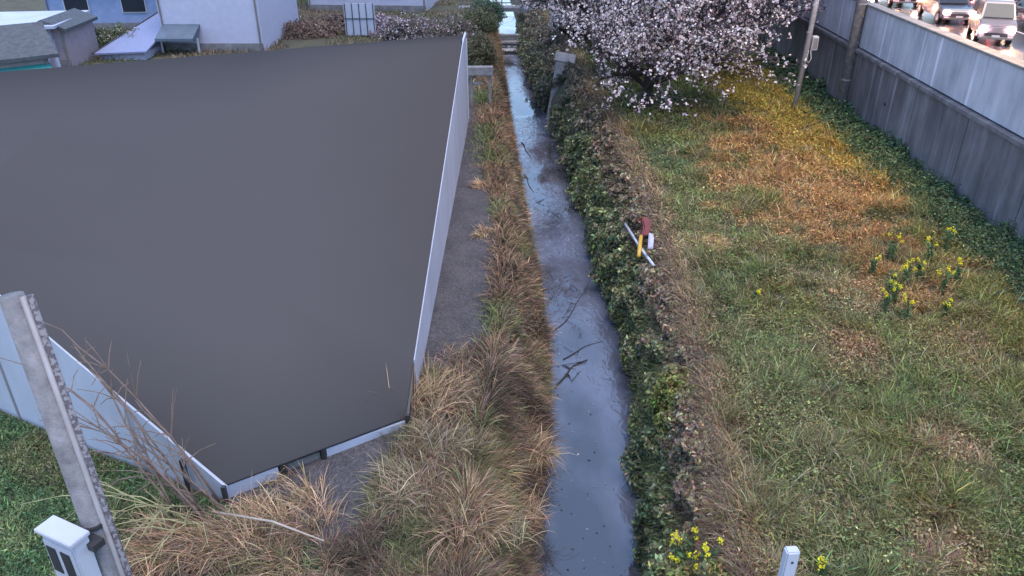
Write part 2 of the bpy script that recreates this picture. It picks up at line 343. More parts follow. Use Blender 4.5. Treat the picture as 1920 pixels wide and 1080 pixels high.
# left bank: brown reeds with some green
x, y, z, t = bank(-1, 150000, 6.2, 56, 1.35)
g = fbm(y, t*2.0, .4, 3, 707.); keep = RNG.random(len(x)) < sstep(.25, .52, g)+.1; x, y, z, t, g = [q[keep] for q in (x, y, z, t, g)]
n = len(x); P = np.stack([x, y, z], 1); c = fbm(x*2, y, .9, 3, 55.); c2_ = fbm(x*2, y, .35, 2, 155.)
C = arr((.20, .14, .09), n); C = lerp(C, np.array([.05, .038, .03]), sstep(.42, .6, c2_)*.9); C = lerp(C, np.array([.12, .13, .05]), sstep(.58, .7, c)*.6); C = lerp(C, np.array([.34, .23, .14]), sstep(.6, .8, fbm(x*2, y, .6, 2, 99.))*.8)
C = lerp(C, np.array([.20, .115, .065]), sstep(24, 30, y)*.5)
r1 = ribbons(P, RNG.normal(0, 1.3, n), RNG.uniform(.1, .9, n), RNG.uniform(.4, 1.6, n), RNG.uniform(.2, .6, n)*(.6+g)*np.where(y > 12, .75, 1), .014*np.clip(y/12, .8, 2.4), jit(C, .5), 3)
x, y, z, t = bank(-1, 60000, 6.2, 56, 1.35); n = len(x)
nr_ = np.stack([np.ones(n)*.7, np.zeros(n)-.2, np.ones(n)*.6], 1); P = np.stack([x, y, z], 1)+nr_*(RNG.random(n)*.3)[:, None]
C = lerp(arr((.12, .085, .055), n), np.array([.11, .13, .05]), sstep(.56, .68, fbm(x*2, y, .8, 3, 66.)))
r2 = leaves(P, nr_, RNG.uniform(.04, .08, n)*np.clip(y/14, .8, 2)**.6, jit(C, .4))
# spill of dead stuff over the edge of the gravel and over the near end of the bank
def blob(n, pts, sx, sy):
    k = RNG.integers(0, len(pts), n); p = np.array(pts)[k]
    return p[:, 0]+RNG.normal(0, sx, n), p[:, 1]+RNG.normal(0, sy, n)
x, y = blob(52000, [(-1.2, 7.0), (-.9, 8.0), (-.8, 9.0), (-.75, 10), (-.7, 10.8), (-1.2, 10.9), (-1.3, 9.3), (-1.6, 8.3), (-1.7, 7.3), (-2.4, 7.2), (-.4, 7.6), (-3.1, 7.3), (-3.8, 7.2), (-.6, 11.6)], .33, .4)
g = fbm(x, y, .4, 2, 888.); keep = (RNG.random(len(x)) < sstep(.25, .5, g)) & (x > -4.7) & (x < .2) & ~((x < -2.1) & (y > 7.75)); x, y = x[keep], y[keep]; n = len(x)
P = np.stack([x, y, ground_z(x, y)], 1); c = fbm(x, y, .5, 2, 156.)
C = lerp(arr((.20, .14, .09), n), np.array([.09, .065, .05]), sstep(.45, .65, c)); C = lerp(C, np.array([.11, .125, .05]), sstep(.62, .75, fbm(x, y, .7, 2, 256.))*.7)
r3 = ribbons(P, RNG.uniform(0, 6.28, n), RNG.uniform(.2, .9, n), RNG.uniform(.4, 1.6, n), RNG.uniform(.15, .42, n), np.full(n, .010), jit(C, .4), 3)
# edge fringe of the path, far reeds
x = lt(np.linspace(12, 46, 9000))+RNG.normal(.08, .15, 9000); y = np.linspace(12, 46, 9000); n = 9000
x = np.where((y > 20) & (y < 46), x-np.abs(RNG.normal(0, .35, n))*sstep(19, 24, y), x); x = np.maximum(x, -1.45)
P = np.stack([x, y, np.zeros(n)], 1)
r4 = ribbons(P, RNG.uniform(0, 6.28, n), RNG.uniform(.2, 1.0, n), RNG.uniform(.4, 1.4, n), RNG.uniform(.2, .5, n), np.full(n, .022), jit(lerp(arr((.20, .13, .08), n), np.array([.11, .13, .05]), sstep(.45, .6, fbm(x, y, 2., 2, 5.))), .35), 3)
tag(veg('bank_reeds', (r1, r2, r3, r4), M['straw']), 'tangled dead brown reeds and weeds covering the left bank beside the gravel', 'bank reeds', kind='stuff')
# lawn in the lower left corner
n = 130000; x = RNG.uniform(-10.5, -2.3, n); y = RNG.uniform(5.6, 11.6, n)
fenceY = 8.31+(x+4.34)*-.4908
keep = (y < fenceY-.05) & ((x < -3.1) | (y < 7.8)); x, y = x[keep], y[keep]; g = fbm(x, y, .35, 3, 321.); n = len(x)
C = arr((.085, .145, .065), n); C = lerp(C, np.array([.15, .20, .09]), sstep(.5, .7, g)); C = lerp(C, np.array([.13, .12, .06]), sstep(.6, .75, fbm(x, y, 1.1, 2, 21.))*.6)
P = np.stack([x, y, np.zeros(n)], 1)
s1 = ribbons(P, RNG.uniform(0, 6.28, n), RNG.uniform(.2, 1.1, n), RNG.uniform(.2, 1.2, n), RNG.uniform(.05, .16, n)*(.5+g), RNG.uniform(.012, .026, n), jit(C, .5), 2)
k = RNG.random(n) < .25; s2 = leaves(P[k]+np.array([0, 0, .07]), arr((0, 0, 1), k.sum()), RNG.uniform(.02, .05, k.sum()), jit(C[k]*1.2, .3))
tag(veg('lawn_grass', (s1, s2), M['leaf']), 'short dense green grass and clover in front of the slanting white wall', 'grass', kind='stuff')

# ------------------------------------------------------------------ retaining wall and parapet
def streak(name, c0, c1, dark, joint=2.6, rough=.8):
    m, n, b = nodemat(name); tc = N(n, 'ShaderNodeTexCoord')
    mp = N(n, 'ShaderNodeMapping'); mp.inputs['Scale'].default_value = (1, 1.3, .25); n.links.new(tc.outputs['Object'], mp.inputs[0])
    n1 = N(n, 'ShaderNodeTexNoise'); n1.inputs['Scale'].default_value = 1.6; n1.inputs['Detail'].default_value = 8; n1.inputs['Roughness'].default_value = .7; n.links.new(mp.outputs[0], n1.inputs[0])
    n2 = N(n, 'ShaderNodeTexNoise'); n2.inputs['Scale'].default_value = .6; n2.inputs['Detail'].default_value = 8; n.links.new(tc.outputs['Object'], n2.inputs[0])
    cr = N(n, 'ShaderNodeValToRGB'); e = cr.color_ramp.elements; e[0].position = .34; e[0].color = dark+(1,); e[1].position = .66; e[1].color = c1+(1,)
    q = e.new(.5); q.color = c0+(1,); n.links.new(n1.outputs[0], cr.inputs[0])
    mx = N(n, 'ShaderNodeMix', data_type='RGBA', blend_type='MULTIPLY'); mx.inputs[0].default_value = .6
    mp3 = N(n, 'ShaderNodeMapping'); mp3.inputs['Scale'].default_value = (1, 2.6, .12); n.links.new(tc.outputs['Object'], mp3.inputs[0])
    n4 = N(n, 'ShaderNodeTexNoise'); n4.inputs['Scale'].default_value = 1.4; n4.inputs['Detail'].default_value = 3; n.links.new(mp3.outputs[0], n4.inputs[0])
    c4 = N(n, 'ShaderNodeValToRGB'); e4 = c4.color_ramp.elements; e4[0].position = .60; e4[0].color = (0, 0, 0, 1); e4[1].position = .68; e4[1].color = (.55, .55, .55, 1); n.links.new(n4.outputs[0], c4.inputs[0])
    m4 = N(n, 'ShaderNodeMix', data_type='RGBA'); n.links.new(c4.outputs[0], m4.inputs[0]); n.links.new(cr.outputs[0], m4.inputs[6]); m4.inputs[7].default_value = tuple(min(1, q_*1.7) for q_ in c1)+(1,)
    c2 = N(n, 'ShaderNodeValToRGB'); e = c2.color_ramp.elements; e[0].position = .35; e[0].color = (.6, .6, .62, 1); e[1].position = .6; e[1].color = (1.1, 1.1, 1.1, 1); n.links.new(n2.outputs[0], c2.inputs[0])
    n.links.new(m4.outputs[2], mx.inputs[6]); n.links.new(c2.outputs[0], mx.inputs[7]); n.links.new(mx.outputs[2], b.inputs['Base Color'])
    b.inputs['Roughness'].default_value = rough
    bp = N(n, 'ShaderNodeBump'); bp.inputs['Strength'].default_value = .3; bp.inputs['Distance'].default_value = .02; n.links.new(n1.outputs[0], bp.inputs['Height']); n.links.new(bp.outputs[0], b.inputs['Normal'])
    return m
M['wall_dark'] = streak('stained_concrete', (.125, .118, .13), (.19, .185, .205), (.085, .082, .092))
M['parapet'] = streak('pale_concrete', (.41, .41, .47), (.48, .48, .54), (.31, .32, .38), rough=.7)
Y0, Y1 = 4.0, 95.0; wx0, wx1 = float(wallx(Y0)), float(wallx(Y1)); LW = math.hypot(Y1-Y0, wx1-wx0)
rwall = empty('retaining_wall', (wx0, Y0, 0), -math.atan2(wx1-wx0, Y1-Y0))
tag(rwall, 'long dark stained concrete retaining wall with paler parapet between grass and road', 'wall')
mb = MB(); y_ = 0
while y_ < LW:                     # cast bays butted with a narrow open joint
    mb.box((.2, y_+1.59, 1.02), (.4, 3.165, 2.74)); y_ += 3.2
mb.box((.26, LW/2, 1.0), (.3, LW-.1, 2.6)); mb.build('wall_face', M['wall_dark'], rwall, bevel=0)
mb = MB(); mb.prism([(-.10, 2.40), (-.10, 2.50), (.5, 2.56), (.5, 2.402), (.0, 2.402)], 0, LW, 'y'); mb.v = [(v[0], v[1], v[2]) for v in mb.v]; mb.build('ledge', M['wall_dark'], rwall)
mb = MB(); mb.box((.2, LW/2, 3.27), (.3, LW, 1.4)); mb.build('parapet', M['parapet'], rwall)
mb = MB(); mb.box((.2, LW/2, 4.0), (.40, LW, .07)); mb.build('coping', M['conc'], rwall, bevel=.01)
MB().tube([(-.03, 21.2, 1.35), (.02, 21.2, 1.37)], .06, 14).build('weep_hole', M['dark_metal'], rwall)
# weeds climbing at the wall foot
n = 26000; y = 6*(58/6)**RNG.random(n); x = wallx(y)-np.abs(RNG.normal(0, .5, n)); hgt = fbm(y, x, .8, 3, 71.)
P = np.stack([x, y, .25+RNG.random(n)*.75*np.clip(hgt-.25, 0, 1)*1.6*np.exp(-(wallx(y)-x)*1.2)], 1)
C = jit(lerp(arr((.045, .085, .048), n), np.array([.075, .115, .055]), sstep(.4, .7, fbm(x, y, .6, 2, 31.))), .4)
tag(veg('wall_foot_weeds', (leaves(P, arr((-.6, -.2, .8), n), RNG.uniform(.06, .12, n)*np.clip(y/14, .8, 2)**.6, C),), M['leaf']), 'dark green leafy weeds growing along the foot of the concrete wall', 'weeds', kind='stuff')
# ------------------------------------------------------------------ the raised road with wet asphalt
m, n, b = nodemat('wet_asphalt'); tc = N(n, 'ShaderNodeTexCoord'); n1 = N(n, 'ShaderNodeTexNoise'); n1.inputs['Scale'].default_value = .5; n1.inputs['Detail'].default_value = 8; n.links.new(tc.outputs['Object'], n1.inputs[0])
cr = N(n, 'ShaderNodeValToRGB'); e = cr.color_ramp.elements; e[0].color = (.035, .033, .036, 1); e[1].color = (.07, .066, .07, 1); n.links.new(n1.outputs[0], cr.inputs[0]); n.links.new(cr.outputs[0], b.inputs['Base Color'])
rr = N(n, 'ShaderNodeMapRange'); rr.inputs[3].default_value = .12; rr.inputs[4].default_value = .38; n.links.new(n1.outputs[0], rr.inputs[0]); n.links.new(rr.outputs[0], b.inputs['Roughness'])
n3 = N(n, 'ShaderNodeTexNoise'); n3.inputs['Scale'].default_value = 60; n.links.new(tc.outputs['Object'], n3.inputs[0]); bp = N(n, 'ShaderNodeBump'); bp.inputs['Strength'].default_value = .25; bp.inputs['Distance'].default_value = .01; n.links.new(n3.outputs[0], bp.inputs['Height']); n.links.new(bp.outputs[0], b.inputs['Normal'])
def rx(o, y): return float(wallx(y))+o
mb = MB()
for i, y in enumerate([-5, 150]): mb.v += [(rx(.38, y), y, 1.0), (rx(34, y), y, 1.0)]
mb.f = [(0, 1, 3, 2)]; tag(mb.build('road', m, fix=False), kind='structure')
mb = MB(); mb.add([(rx(.42, -5), -5, 1.15), (rx(3.2, -5), -5, 1.15), (rx(3.2, 150), 150, 1.15), (rx(.42, 150), 150, 1.15), (rx(3.2, -5), -5, 1.0), (rx(3.2, 150), 150, 1.0)], [(0, 1, 2, 3), (1, 4, 5, 2)])
tag(mb.build('pavement', M['conc'], fix=False), kind='structure')
M['mark'] = paint('road_paint', (.55, .55, .55), .5, .2, 4)
mb = MB()
def mark(o0, o1, y0, y1): mb.add([(rx(o0, y0), y0, 1.004), (rx(o1, y0), y0, 1.004), (rx(o1, y1), y1, 1.004), (rx(o0, y1), y1, 1.004)], [(0, 1, 2, 3)])
mark(7.6, 7.75, -5, 150); mark(12.7, 12.85, -5, 150)
for k in range(20): mark(16.6, 16.75, k*8, k*8+5)
tag(mb.build('road_marking', M['mark'], fix=False), kind='structure')
# planted strip beyond the parapet, in the verge of the road
n = 5000; y = RNG.uniform(36, 62, n); x = rx(0, 0)+.04*y+5.0+RNG.normal(0, .35, n)+2.2
x = wallx(y)+6.2+RNG.normal(0, .25, n)
P = np.stack([x, y, 1.0+RNG.random(n)*.55], 1)
hg = veg('hedge', (leaves(P, arr((0, 0, 1), n), RNG.uniform(.1, .2, n), jit(arr((.12, .14, .04), n), .4)),), M['leaf'])
tag(hg, 'low clipped yellow green hedge along the road edge beyond the parapet', 'hedge')
# ------------------------------------------------------------------ cars
def carpaint(name, c, r=.25):
    m, n, b = nodemat(name); b.inputs['Base Color'].default_value = c+(1,); b.inputs['Roughness'].default_value = r; b.inputs['Coat Weight'].default_value = .6
    nz = N(n, 'ShaderNodeTexNoise'); nz.inputs['Scale'].default_value = 5; bp = N(n, 'ShaderNodeBump'); bp.inputs['Strength'].default_value = .02; n.links.new(nz.outputs[0], bp.inputs['Height']); n.links.new(bp.outputs[0], b.inputs['Normal']); return m
HEAD = glow('headlight_glow', (1.0, .62, .70), 60); TAIL = glow('tail_glow', (1, .06, .06), 12); SIGNAL = glow('plate_white', (.6, .6, .6), .3)
def car(x, y, z, rz, kind, paintm, label, lights=True, spot=False):
    """origin on the road under the middle, front towards -y of the car"""
    t = empty('car', (x, y, z), rz); tag(t, label, 'car', 'cars queuing on the wet road')
    if kind == 'van': L, W_, H_ = 3.6, 1.55, 1.85; hood = .55; prof_ = [(-1.8, .35), (-1.8, .85), (-1.72, 1.0), (-1.25, 1.12), (1.72, 1.12), (1.8, .8), (1.8, .35)]; cab = [(-1.3, 1.10), (-.72, 1.78), (-.5, 1.85), (1.55, 1.85), (1.7, 1.72), (1.76, 1.10)]
    else: L, W_, H_ = 4.2, 1.7, 1.5; prof_ = [(-2.1, .3), (-2.12, .62), (-1.95, .78), (-1.0, .92), (1.9, .95), (2.1, .85), (2.1, .3)]; cab = [(-1.1, .90), (-.4, 1.42), (-.1, 1.5), (.95, 1.5), (1.3, 1.42), (1.9, .93)]
    hw = W_/2; mb = MB(); mb.prism(prof_, -hw, hw, 'x'); mb.build('body', paintm, t, bevel=.05)
    mb = MB(); n = len(cab); vs = [(-hw+.03+(.13 if p[1] > 1.2 else 0), p[0], p[1]) for p in cab]+[(hw-.03-(.13 if p[1] > 1.2 else 0), p[0], p[1]) for p in cab]
    mb.add(vs, [tuple(range(n)), tuple(range(2*n-1, n-1, -1))]+[(i, i+n, (i+1) % n+n, (i+1) % n) for i in range(n)]); mb.build('cabin', paintm, t, bevel=.03)
    # glass panels set slightly proud of the cabin
    def pane(name, q): mb = MB(); mb.add(q, [(0, 1, 2, 3)]); o = mb.build(name, M['glass'], t, fix=False); return o
    (a0, b0), (a1, b1) = cab[0], cab[1]; k = hw-.14
    pane('windscreen', [(-k, a0+(a1-a0)*.08-.045, b0+(b1-b0)*.14), (k, a0+(a1-a0)*.08-.045, b0+(b1-b0)*.14), (k-.08, a1-.05, b1-.04), (-k+.08, a1-.05, b1-.04)])
    (a2, b2), (a3, b3) = cab[-1], cab[-2]
    pane('rear_window', [(-k, a2+.03, b2+.14), (k, a2+.03, b2+.14), (k-.08, a3+.035, b3-.1), (-k+.08, a3+.035, b3-.1)])
    zt = cab[2][1]-.12; zb = cab[0][1]+.09
    for s in (-1, 1):
        X0 = s*(hw-.015); X1 = s*(hw-.148)
        m1 = (a1+a3)/2*.5+.1
        for ya, yb in ((a0+.28, m1-.05), (m1+.05, a3-.05)):
            pane('side_window', [(X0, ya, zb), (X0, yb, zb), (X1, yb-.04, zt), (X1, max(ya, a1+.05), zt)])
        mb = MB(); mb.box((s*(hw+.09), a0+.35, zb+.12), (.17, .1, .14)); mb.build('wing_mirror', paintm, t, bevel=.02)
    wr = .28 if kind == 'van' else .31
    for sx in (-1, 1):
        for yy in (-L/2+.62, L/2-.62):
            mb = MB(); mb.tube([(sx*(hw-.19), yy, wr), (sx*(hw+.012), yy, wr)], wr, 20); wheel = mb.build('wheel', M['tyre'], t)
            mb = MB(); mb.tube([(sx*(hw+.005), yy, wr), (sx*(hw+.022), yy, wr)], wr*.62, 14); mb.build('rim', M['rim'], wheel)
    zf = .72 if kind == 'van' else .64; yf = prof_[1][0]
    for sx in (-1, 1):
        mb = MB(); mb.box((sx*(hw-.2), yf-.01, zf), (.30, .12, .19)); mb.build('headlight', HEAD if lights else M['white'], t, bevel=.02)
        mb = MB(); mb.box((sx*(hw-.12), L/2+.005, .82), (.15, .05, .22)); mb.build('tail_light', TAIL, t, bevel=.01)
    mb = MB(); mb.box((0, yf-.02, .50), (.95, .05, .16)); mb.build('grille', M['dark_metal'], t)
    mb = MB(); mb.box((0, yf-.055, .40), (.33, .02, .16)); mb.build('number_plate', M['white'], t)
    mb = MB(); mb.box((0, yf-.01, .35), (W_-.1, .12, .12)); mb.build('bumper', M['gate_grey'], t, bevel=.02)
    if spot:
        for sx in (-1, 1):
            ld = bpy.data.lights.new('headlight_beam', 'SPOT'); ld.energy = 170; ld.spot_size = R(95); ld.spot_blend = .9; ld.color = (1, .42, .14); ld.shadow_soft_size = .1
            lo = bpy.data.objects.new('headlight_beam', ld); COL.objects.link(lo); lo.parent = t; lo.location = (sx*(hw-.2), yf-.12, zf); lo.rotation_euler = (R(76), 0, R(180))
    return t
PW = carpaint('silver_paint', (.17, .155, .17)); PB = carpaint('dark_paint', (.05, .05, .06)); PR = carpaint('wine_paint', (.16, .03, .04)); PC = carpaint('pale_paint', (.22, .20, .23))
az = -.14
car(23.2, 38.6, 1.0, az-.24, 'van', PW, 'pale boxy van at the head of the queue, nearest the parapet corner', spot=True)
car(24.0, 44.6, 1.0, az, 'car', PB, 'dark car directly behind the pale boxy van with lit headlights', spot=True)
car(24.0, 50.6, 1.0, az, 'car', PR, 'wine coloured car second behind the boxy van in the glare', spot=True)
car(24.1, 56.8, 1.0, az, 'car', PC, 'light car at the far end of the headlight queue', spot=True)
car(20.4, 49.0, 1.0, az, 'car', PC, 'light car in the lane next to the parapet with bright headlights', spot=True)
car(20.6, 56.0, 1.0, az, 'car', PB, 'dark car far back in the lane next to the parapet', spot=True)
car(30.2, 46.5, 1.0, math.pi+az, 'car', PR, 'dark red car driving away showing red tail lights', lights=False)
car(27.4, 41.8, 1.0, math.pi+az, 'car', PB, 'dark car driving away beside the boxy van', lights=False)
car(27.0, 47.6, 1.0, math.pi+az, 'car', PC, 'grey car driving away, second from the right edge', lights=False)
car(20.9, 62.5, 1.0, az, 'car', PW, 'last car visible in the lane next to the parapet', spot=True)
car(23.9, 62.6, 1.0, az, 'car', PB, 'dark car at the very back of the headlight queue', spot=True)
car(33.0, 53.5, 1.0, math.pi+az, 'car', PR, 'red car driving away in the farthest lane', lights=False)
car(29.6, 53.5, 1.0, math.pi+az, 'van', PW, 'white van driving away in the far lane', lights=False)
# street lamps: sodium lanterns on steel poles at the road edge (their heads stand above the picture)
SOD = glow('sodium_glow', (1, .48, .12), 220)
def street_lamp(x, y, z, rz, label, power):
    t = empty('street_lamp', (x, y, z), rz); tag(t, label, 'street lamp', 'street lamps along the road')
    MB().tube([(0, 0, 0), (0, 0, 6), (0, 0, 8.2)], [.09, .07, .055], 12).build('pole', M['steel'], t, smooth=True)
    MB().tube([(0, 0, 8.15), (-.5, 0, 8.5), (-1.5, 0, 8.65)], .035, 10).build('arm', M['steel'], t, smooth=True)
    MB().box((-1.75, 0, 8.66), (.6, .24, .14)).build('lantern', M['steel'], t, bevel=.03)
    MB().box((-1.75, 0, 8.58), (.54, .22, .04)).build('lamp_glass', SOD, t)
    ld = bpy.data.lights.new('lamp_light', 'SPOT'); ld.energy = power; ld.color = (1, .62, .28); ld.spot_size = R(165); ld.spot_blend = .5; ld.shadow_soft_size = .2
    lo = bpy.data.objects.new('lamp_light', ld); COL.objects.link(lo); lo.parent = t; lo.location = (-1.75, 0, 8.52)
street_lamp(14.6, 20.3, 1.15, 0, 'steel street lamp standing on the pavement behind the parapet', 1300)
street_lamp(27.2, 33.5, 1.0, 0, 'unseen steel street lamp added in the road by the boxy van for its orange glow', 1500)  # added lamp out of view, puts an orange sheen on the wet road
street_lamp(43, 66, 0, math.pi*.1, 'steel street lamp on the far side of the road', 3000)
# ------------------------------------------------------------------ poles by the wall
up = empty('utility_pole', (12.42, 28.6, .1), 0); tag(up, 'thick round concrete utility pole in front of the retaining wall', 'utility pole')
MB().tube([(0, 0, -.3), (-.05, .02, 6), (-.1, .04, 13)], [.20, .185, .15], 20).build('shaft', M['conc_pole'], up, smooth=True)
for zz in (1.25, 3.9): MB().tube([(-.01, 0, zz), (-.01, 0, zz+.05)], .204, 20).build('band', M['steel'], up)
mb = MB()
for k in range(8): mb.tube([(-.02, -.17 if k % 2 else .17, 2.2+k*.45), (-.02, -.36 if k % 2 else .36, 2.2+k*.45)], .012, 6)
mb.build('climbing_step', M['steel'], up)
MB().tube([(.2, -.12, 0), (.18, -.12, 5), (.1, -.08, 12)], .035, 8).build('conduit', M['steel'], up)
sp = empty('slim_pole', (10.9, 29.3, 0), 0); tag(sp, 'slim grey steel pole standing in the grass beside the cherry tree', 'pole')
MB().tube([(0, 0, -.2), (.13, 0, 4), (.25, 0, 9)], [.10, .095, .08], 14).build('shaft', M['pale_steel'], sp, smooth=True)
bx = MB().box((.32, -.02, 2.55), (.22, .22, .5)).build('meter_box', M['white'], sp, bevel=.02); MB().box((.32, -.14, 2.55), (.16, .02, .38)).build('cover', M['steel'], bx)
MB().tube([(.2, -.1, 2.3), (.26, -.14, 2.0), (.2, -.12, 1.85), (.1, -.1, 1.95), (.13, -.1, 2.3)], .018, 6).build('cable', M['white'], sp)
for zz in (2.2, 2.9): MB().tube([(.07, 0, zz), (.07, 0, zz+.04)], .105, 14).build('clamp', M['steel'], sp)
# ------------------------------------------------------------------ near pole with cabinet, lower left; near post, lower right
npole = empty('concrete_pole', (-3.62, 4.78, 0), 0); tag(npole, 'leaning weathered grey concrete pole with a cable duct, close by lower left', 'pole')
p0, p1_ = Vector((.80-.01, -.95, -.2)), Vector((.18-.01, -.17, 5.46))
MB().tube([p0, p0.lerp(p1_, .5), p1_], [.092, .086, .080], 20).build('shaft', M['conc_pole'], npole, smooth=True)
MB().tube([p0+Vector((.10, -.02, 0)), p0.lerp(p1_, .5)+Vector((.098, -.02, 0)), p1_+Vector((.09, -.02, 0))], .022, 10).build('duct', M['steel'], npole, smooth=True)
m, n, b = nodemat('lichen'); tc = N(n, 'ShaderNodeTexCoord'); vz = N(n, 'ShaderNodeTexNoise'); vz.inputs['Scale'].default_value = 34; n.links.new(tc.outputs['Object'], vz.inputs[0]); cr = N(n, 'ShaderNodeValToRGB'); e = cr.color_ramp.elements; e[0].position = .46; e[0].color = (.07, .06, .075, 1); e[1].position = .56; e[1].color = (.17, .165, .185, 1); n.links.new(vz.outputs[0], cr.inputs[0]); n.links.new(cr.outputs[0], b.inputs['Base Color']); b.inputs['Roughness'].default_value = .9
MB().tube([p0+Vector((.14, .0, 0)), p0.lerp(p1_, .5)+Vector((.135, .0, 0)), p1_+Vector((.13, 0, 0))], .024, 10).build('cable', m, npole, smooth=True)
for zz in (3.58,):
    q = p0.lerp(p1_, (zz+.2)/5.66); MB().tube([q, q+Vector((0, 0, .035))], .10, 20).build('strap', M['dark_metal'], npole)
cb = empty('equipment_cabinet', (-3.39, 4.21, 0), R(-25)); tag(cb, 'white metal cabinet with two dark windows fixed to the near concrete pole', 'cabinet')
CT = 3.63
MB().box((0, 0, CT-.62), (.36, .13, 1.24)).build('body', M['cabinet'], cb, bevel=.008)
MB().box((0, -.01, CT+.018), (.40, .17, .036)).build('lid', M['cabinet'], cb, bevel=.006)
dr = MB().box((-.01, -.07, CT-.62), (.32, .012, 1.1)).build('door', M['cabinet'], cb, bevel=.003)
for xx in (-.095, .06): MB().box((xx, -.078, CT-.25), (.10, .01, .26)).build('window', M['glass'], dr)
MB().box((.12, -.084, CT-.75), (.03, .02, .12)).build('handle', M['dark_metal'], dr)
MB().box((.14, .08, CT-.1), (.22, .10, .06)).build('bracket', M['dark_metal'], cb)
MB().tube([(0, 0, 0), (0, 0, CT-1.24)], .04, 10).build('stand_pipe', M['steel'], cb)
pt = empty('white_post', (2.13, 4.17, 0), R(4)); tag(pt, 'white square metal post rising from the grass at the bottom edge, right of the canal', 'post')
MB().box((0, 0, 1.75), (.105, .08, 3.5)).build('post', M['cabinet'], pt, bevel=.012)
MB().tube([(0.0, -.038, 3.40), (0.0, -.046, 3.40)], .010, 10).build('bolt', M['dark_metal'], pt)
# ------------------------------------------------------------------ building with plain grey roof
m, n, b = nodemat('x'); bpy.data.materials.remove(m)
bd = empty('building', (-7, 18, 0), 0); tag(bd, 'wide low building with plain dark grey roof and white panel walls beside the gravel path', 'building')
def loc(p): return (p[0]+7, p[1]-18, p[2])
A, B_, C_, D_, E_, F_ = (-20, 15.99), (-8.7, 10.45), (-4.25, 8.33), (-1.70, 10.03), (-1.62, 27.7), (-16.5, 24)
top = [(-18.5, 15.2, 3.3), (-8.75, 10.50, 3.27), (-6.6, 9.45, 1.95), (-4.09, 8.335, .31), (-1.75, 10.02, .19), (-1.68, 10.9, .76), (-1.66, 15.5, 1.50), (-1.64, 20.9, 2.40), (-1.62, 25.7, 3.2), (-1.70, 27.25, 3.2), (-8, 24.4, 3.2), (-14.3, 21.6, 3.2), (-19, 19.5, 3.3)]
mb = MB(); mb.v = [loc(p) for p in top]+[loc((-7, 18.5, 2.8)), loc((-4.6, 12.2, 1.35)), loc((-10.5, 17, 3.1))]
T = [(3, 4, 14), (4, 5, 14), (5, 6, 14), (6, 13, 14), (6, 7, 13), (7, 8, 13), (8, 9, 10), (8, 10, 13), (10, 11, 15), (10, 15, 13), (11, 12, 15), (12, 0, 15), (0, 1, 15), (1, 2, 14), (1, 14, 15), (14, 13, 15), (2, 3, 14)]
mb.f = T; ro = mb.build('roof', M['roof_grey'], bd, smooth=True)
md = ro.modifiers.new('t', 'SOLIDIFY'); md.thickness = .05; md.offset = -1
def wallstrip(name, pts, mat, th=.06, off=0.0, base=-.05):
    """wall under the roof edge: pts (x,y,top)"""
    mb = MB()
    for (x0, y0, z0), (x1, y1, z1) in zip(pts, pts[1:]):
        d = Vector((x1-x0, y1-y0, 0)).normalized(); nrm = Vector((d.y, -d.x, 0)); o = nrm*off; q = nrm*(off-th)
        a = [(x0+o.x, y0+o.y, base), (x1+o.x, y1+o.y, base), (x1+o.x, y1+o.y, z1), (x0+o.x, y0+o.y, z0), (x0+q.x, y0+q.y, base), (x1+q.x, y1+q.y, base), (x1+q.x, y1+q.y, z1), (x0+q.x, y0+q.y, z0)]
        mb.add([loc(p) for p in a], [(0, 1, 2, 3), (5, 4, 7, 6), (3, 2, 6, 7), (0, 3, 7, 4), (1, 5, 6, 2)])
    return mb.build(name, mat, bd)
wallstrip('wall', [(-18.6, 15.31, 3.25), (-8.7, 10.45, 3.22), (-6.6, 9.42, 1.92), (-4.12, 8.30, .28)], M['white_panel'])
wallstrip('wall', [(-4.10, 8.36, .27), (-3.5, 8.78, .23)], M['white_panel'])
wallstrip('door', [(-3.42, 8.88, .15), (-2.96, 9.19, .14)], M['gate_grey'], off=-.04)
wallstrip('wall', [(-2.88, 9.245, .18), (-1.75, 9.995, .13)], M['white_panel'])
wallstrip('wall', [(-1.66, 10.9, .73), (-1.64, 15.5, 1.47), (-1.62, 20.9, 2.37), (-1.60, 25.7, 3.2), (-1.60, 27.7, 3.2)], M['white_panel'])
wallstrip('wall', [(-1.70, 10.03, .12), (-1.67, 10.87, .68)], M['dark_metal'])
wallstrip('wall', [(-1.60, 27.75, 3.0), (-18.9, 19.8, 2.95)], M['white_panel'])
for (x, y, h) in ((-3.46, 8.85, .24), (-2.92, 9.21, .24), (-1.70, 9.98, .28), (-4.13, 8.27, .32), (-4.75, 8.50, .62)):
    MB().box((x+7, y-18, h/2), (.06, .06, h)).build('post', M['dark_metal'], bd)
for xx in (-5.6, -6.9, -8.2, -9.5, -10.8):
    yy = 8.30+(xx+4.3)*-.4886; hh = np.interp(-xx, [4.15, 6.6, 8.7, 18.6], [.29, 1.92, 3.22, 3.25]); MB().box((xx+7-.012, yy-18-.012, hh/2-.02), (.03, .02, hh-.04), Matrix.Rotation(-.456, 3, 'Z')).build('panel_joint', M['steel'], bd)
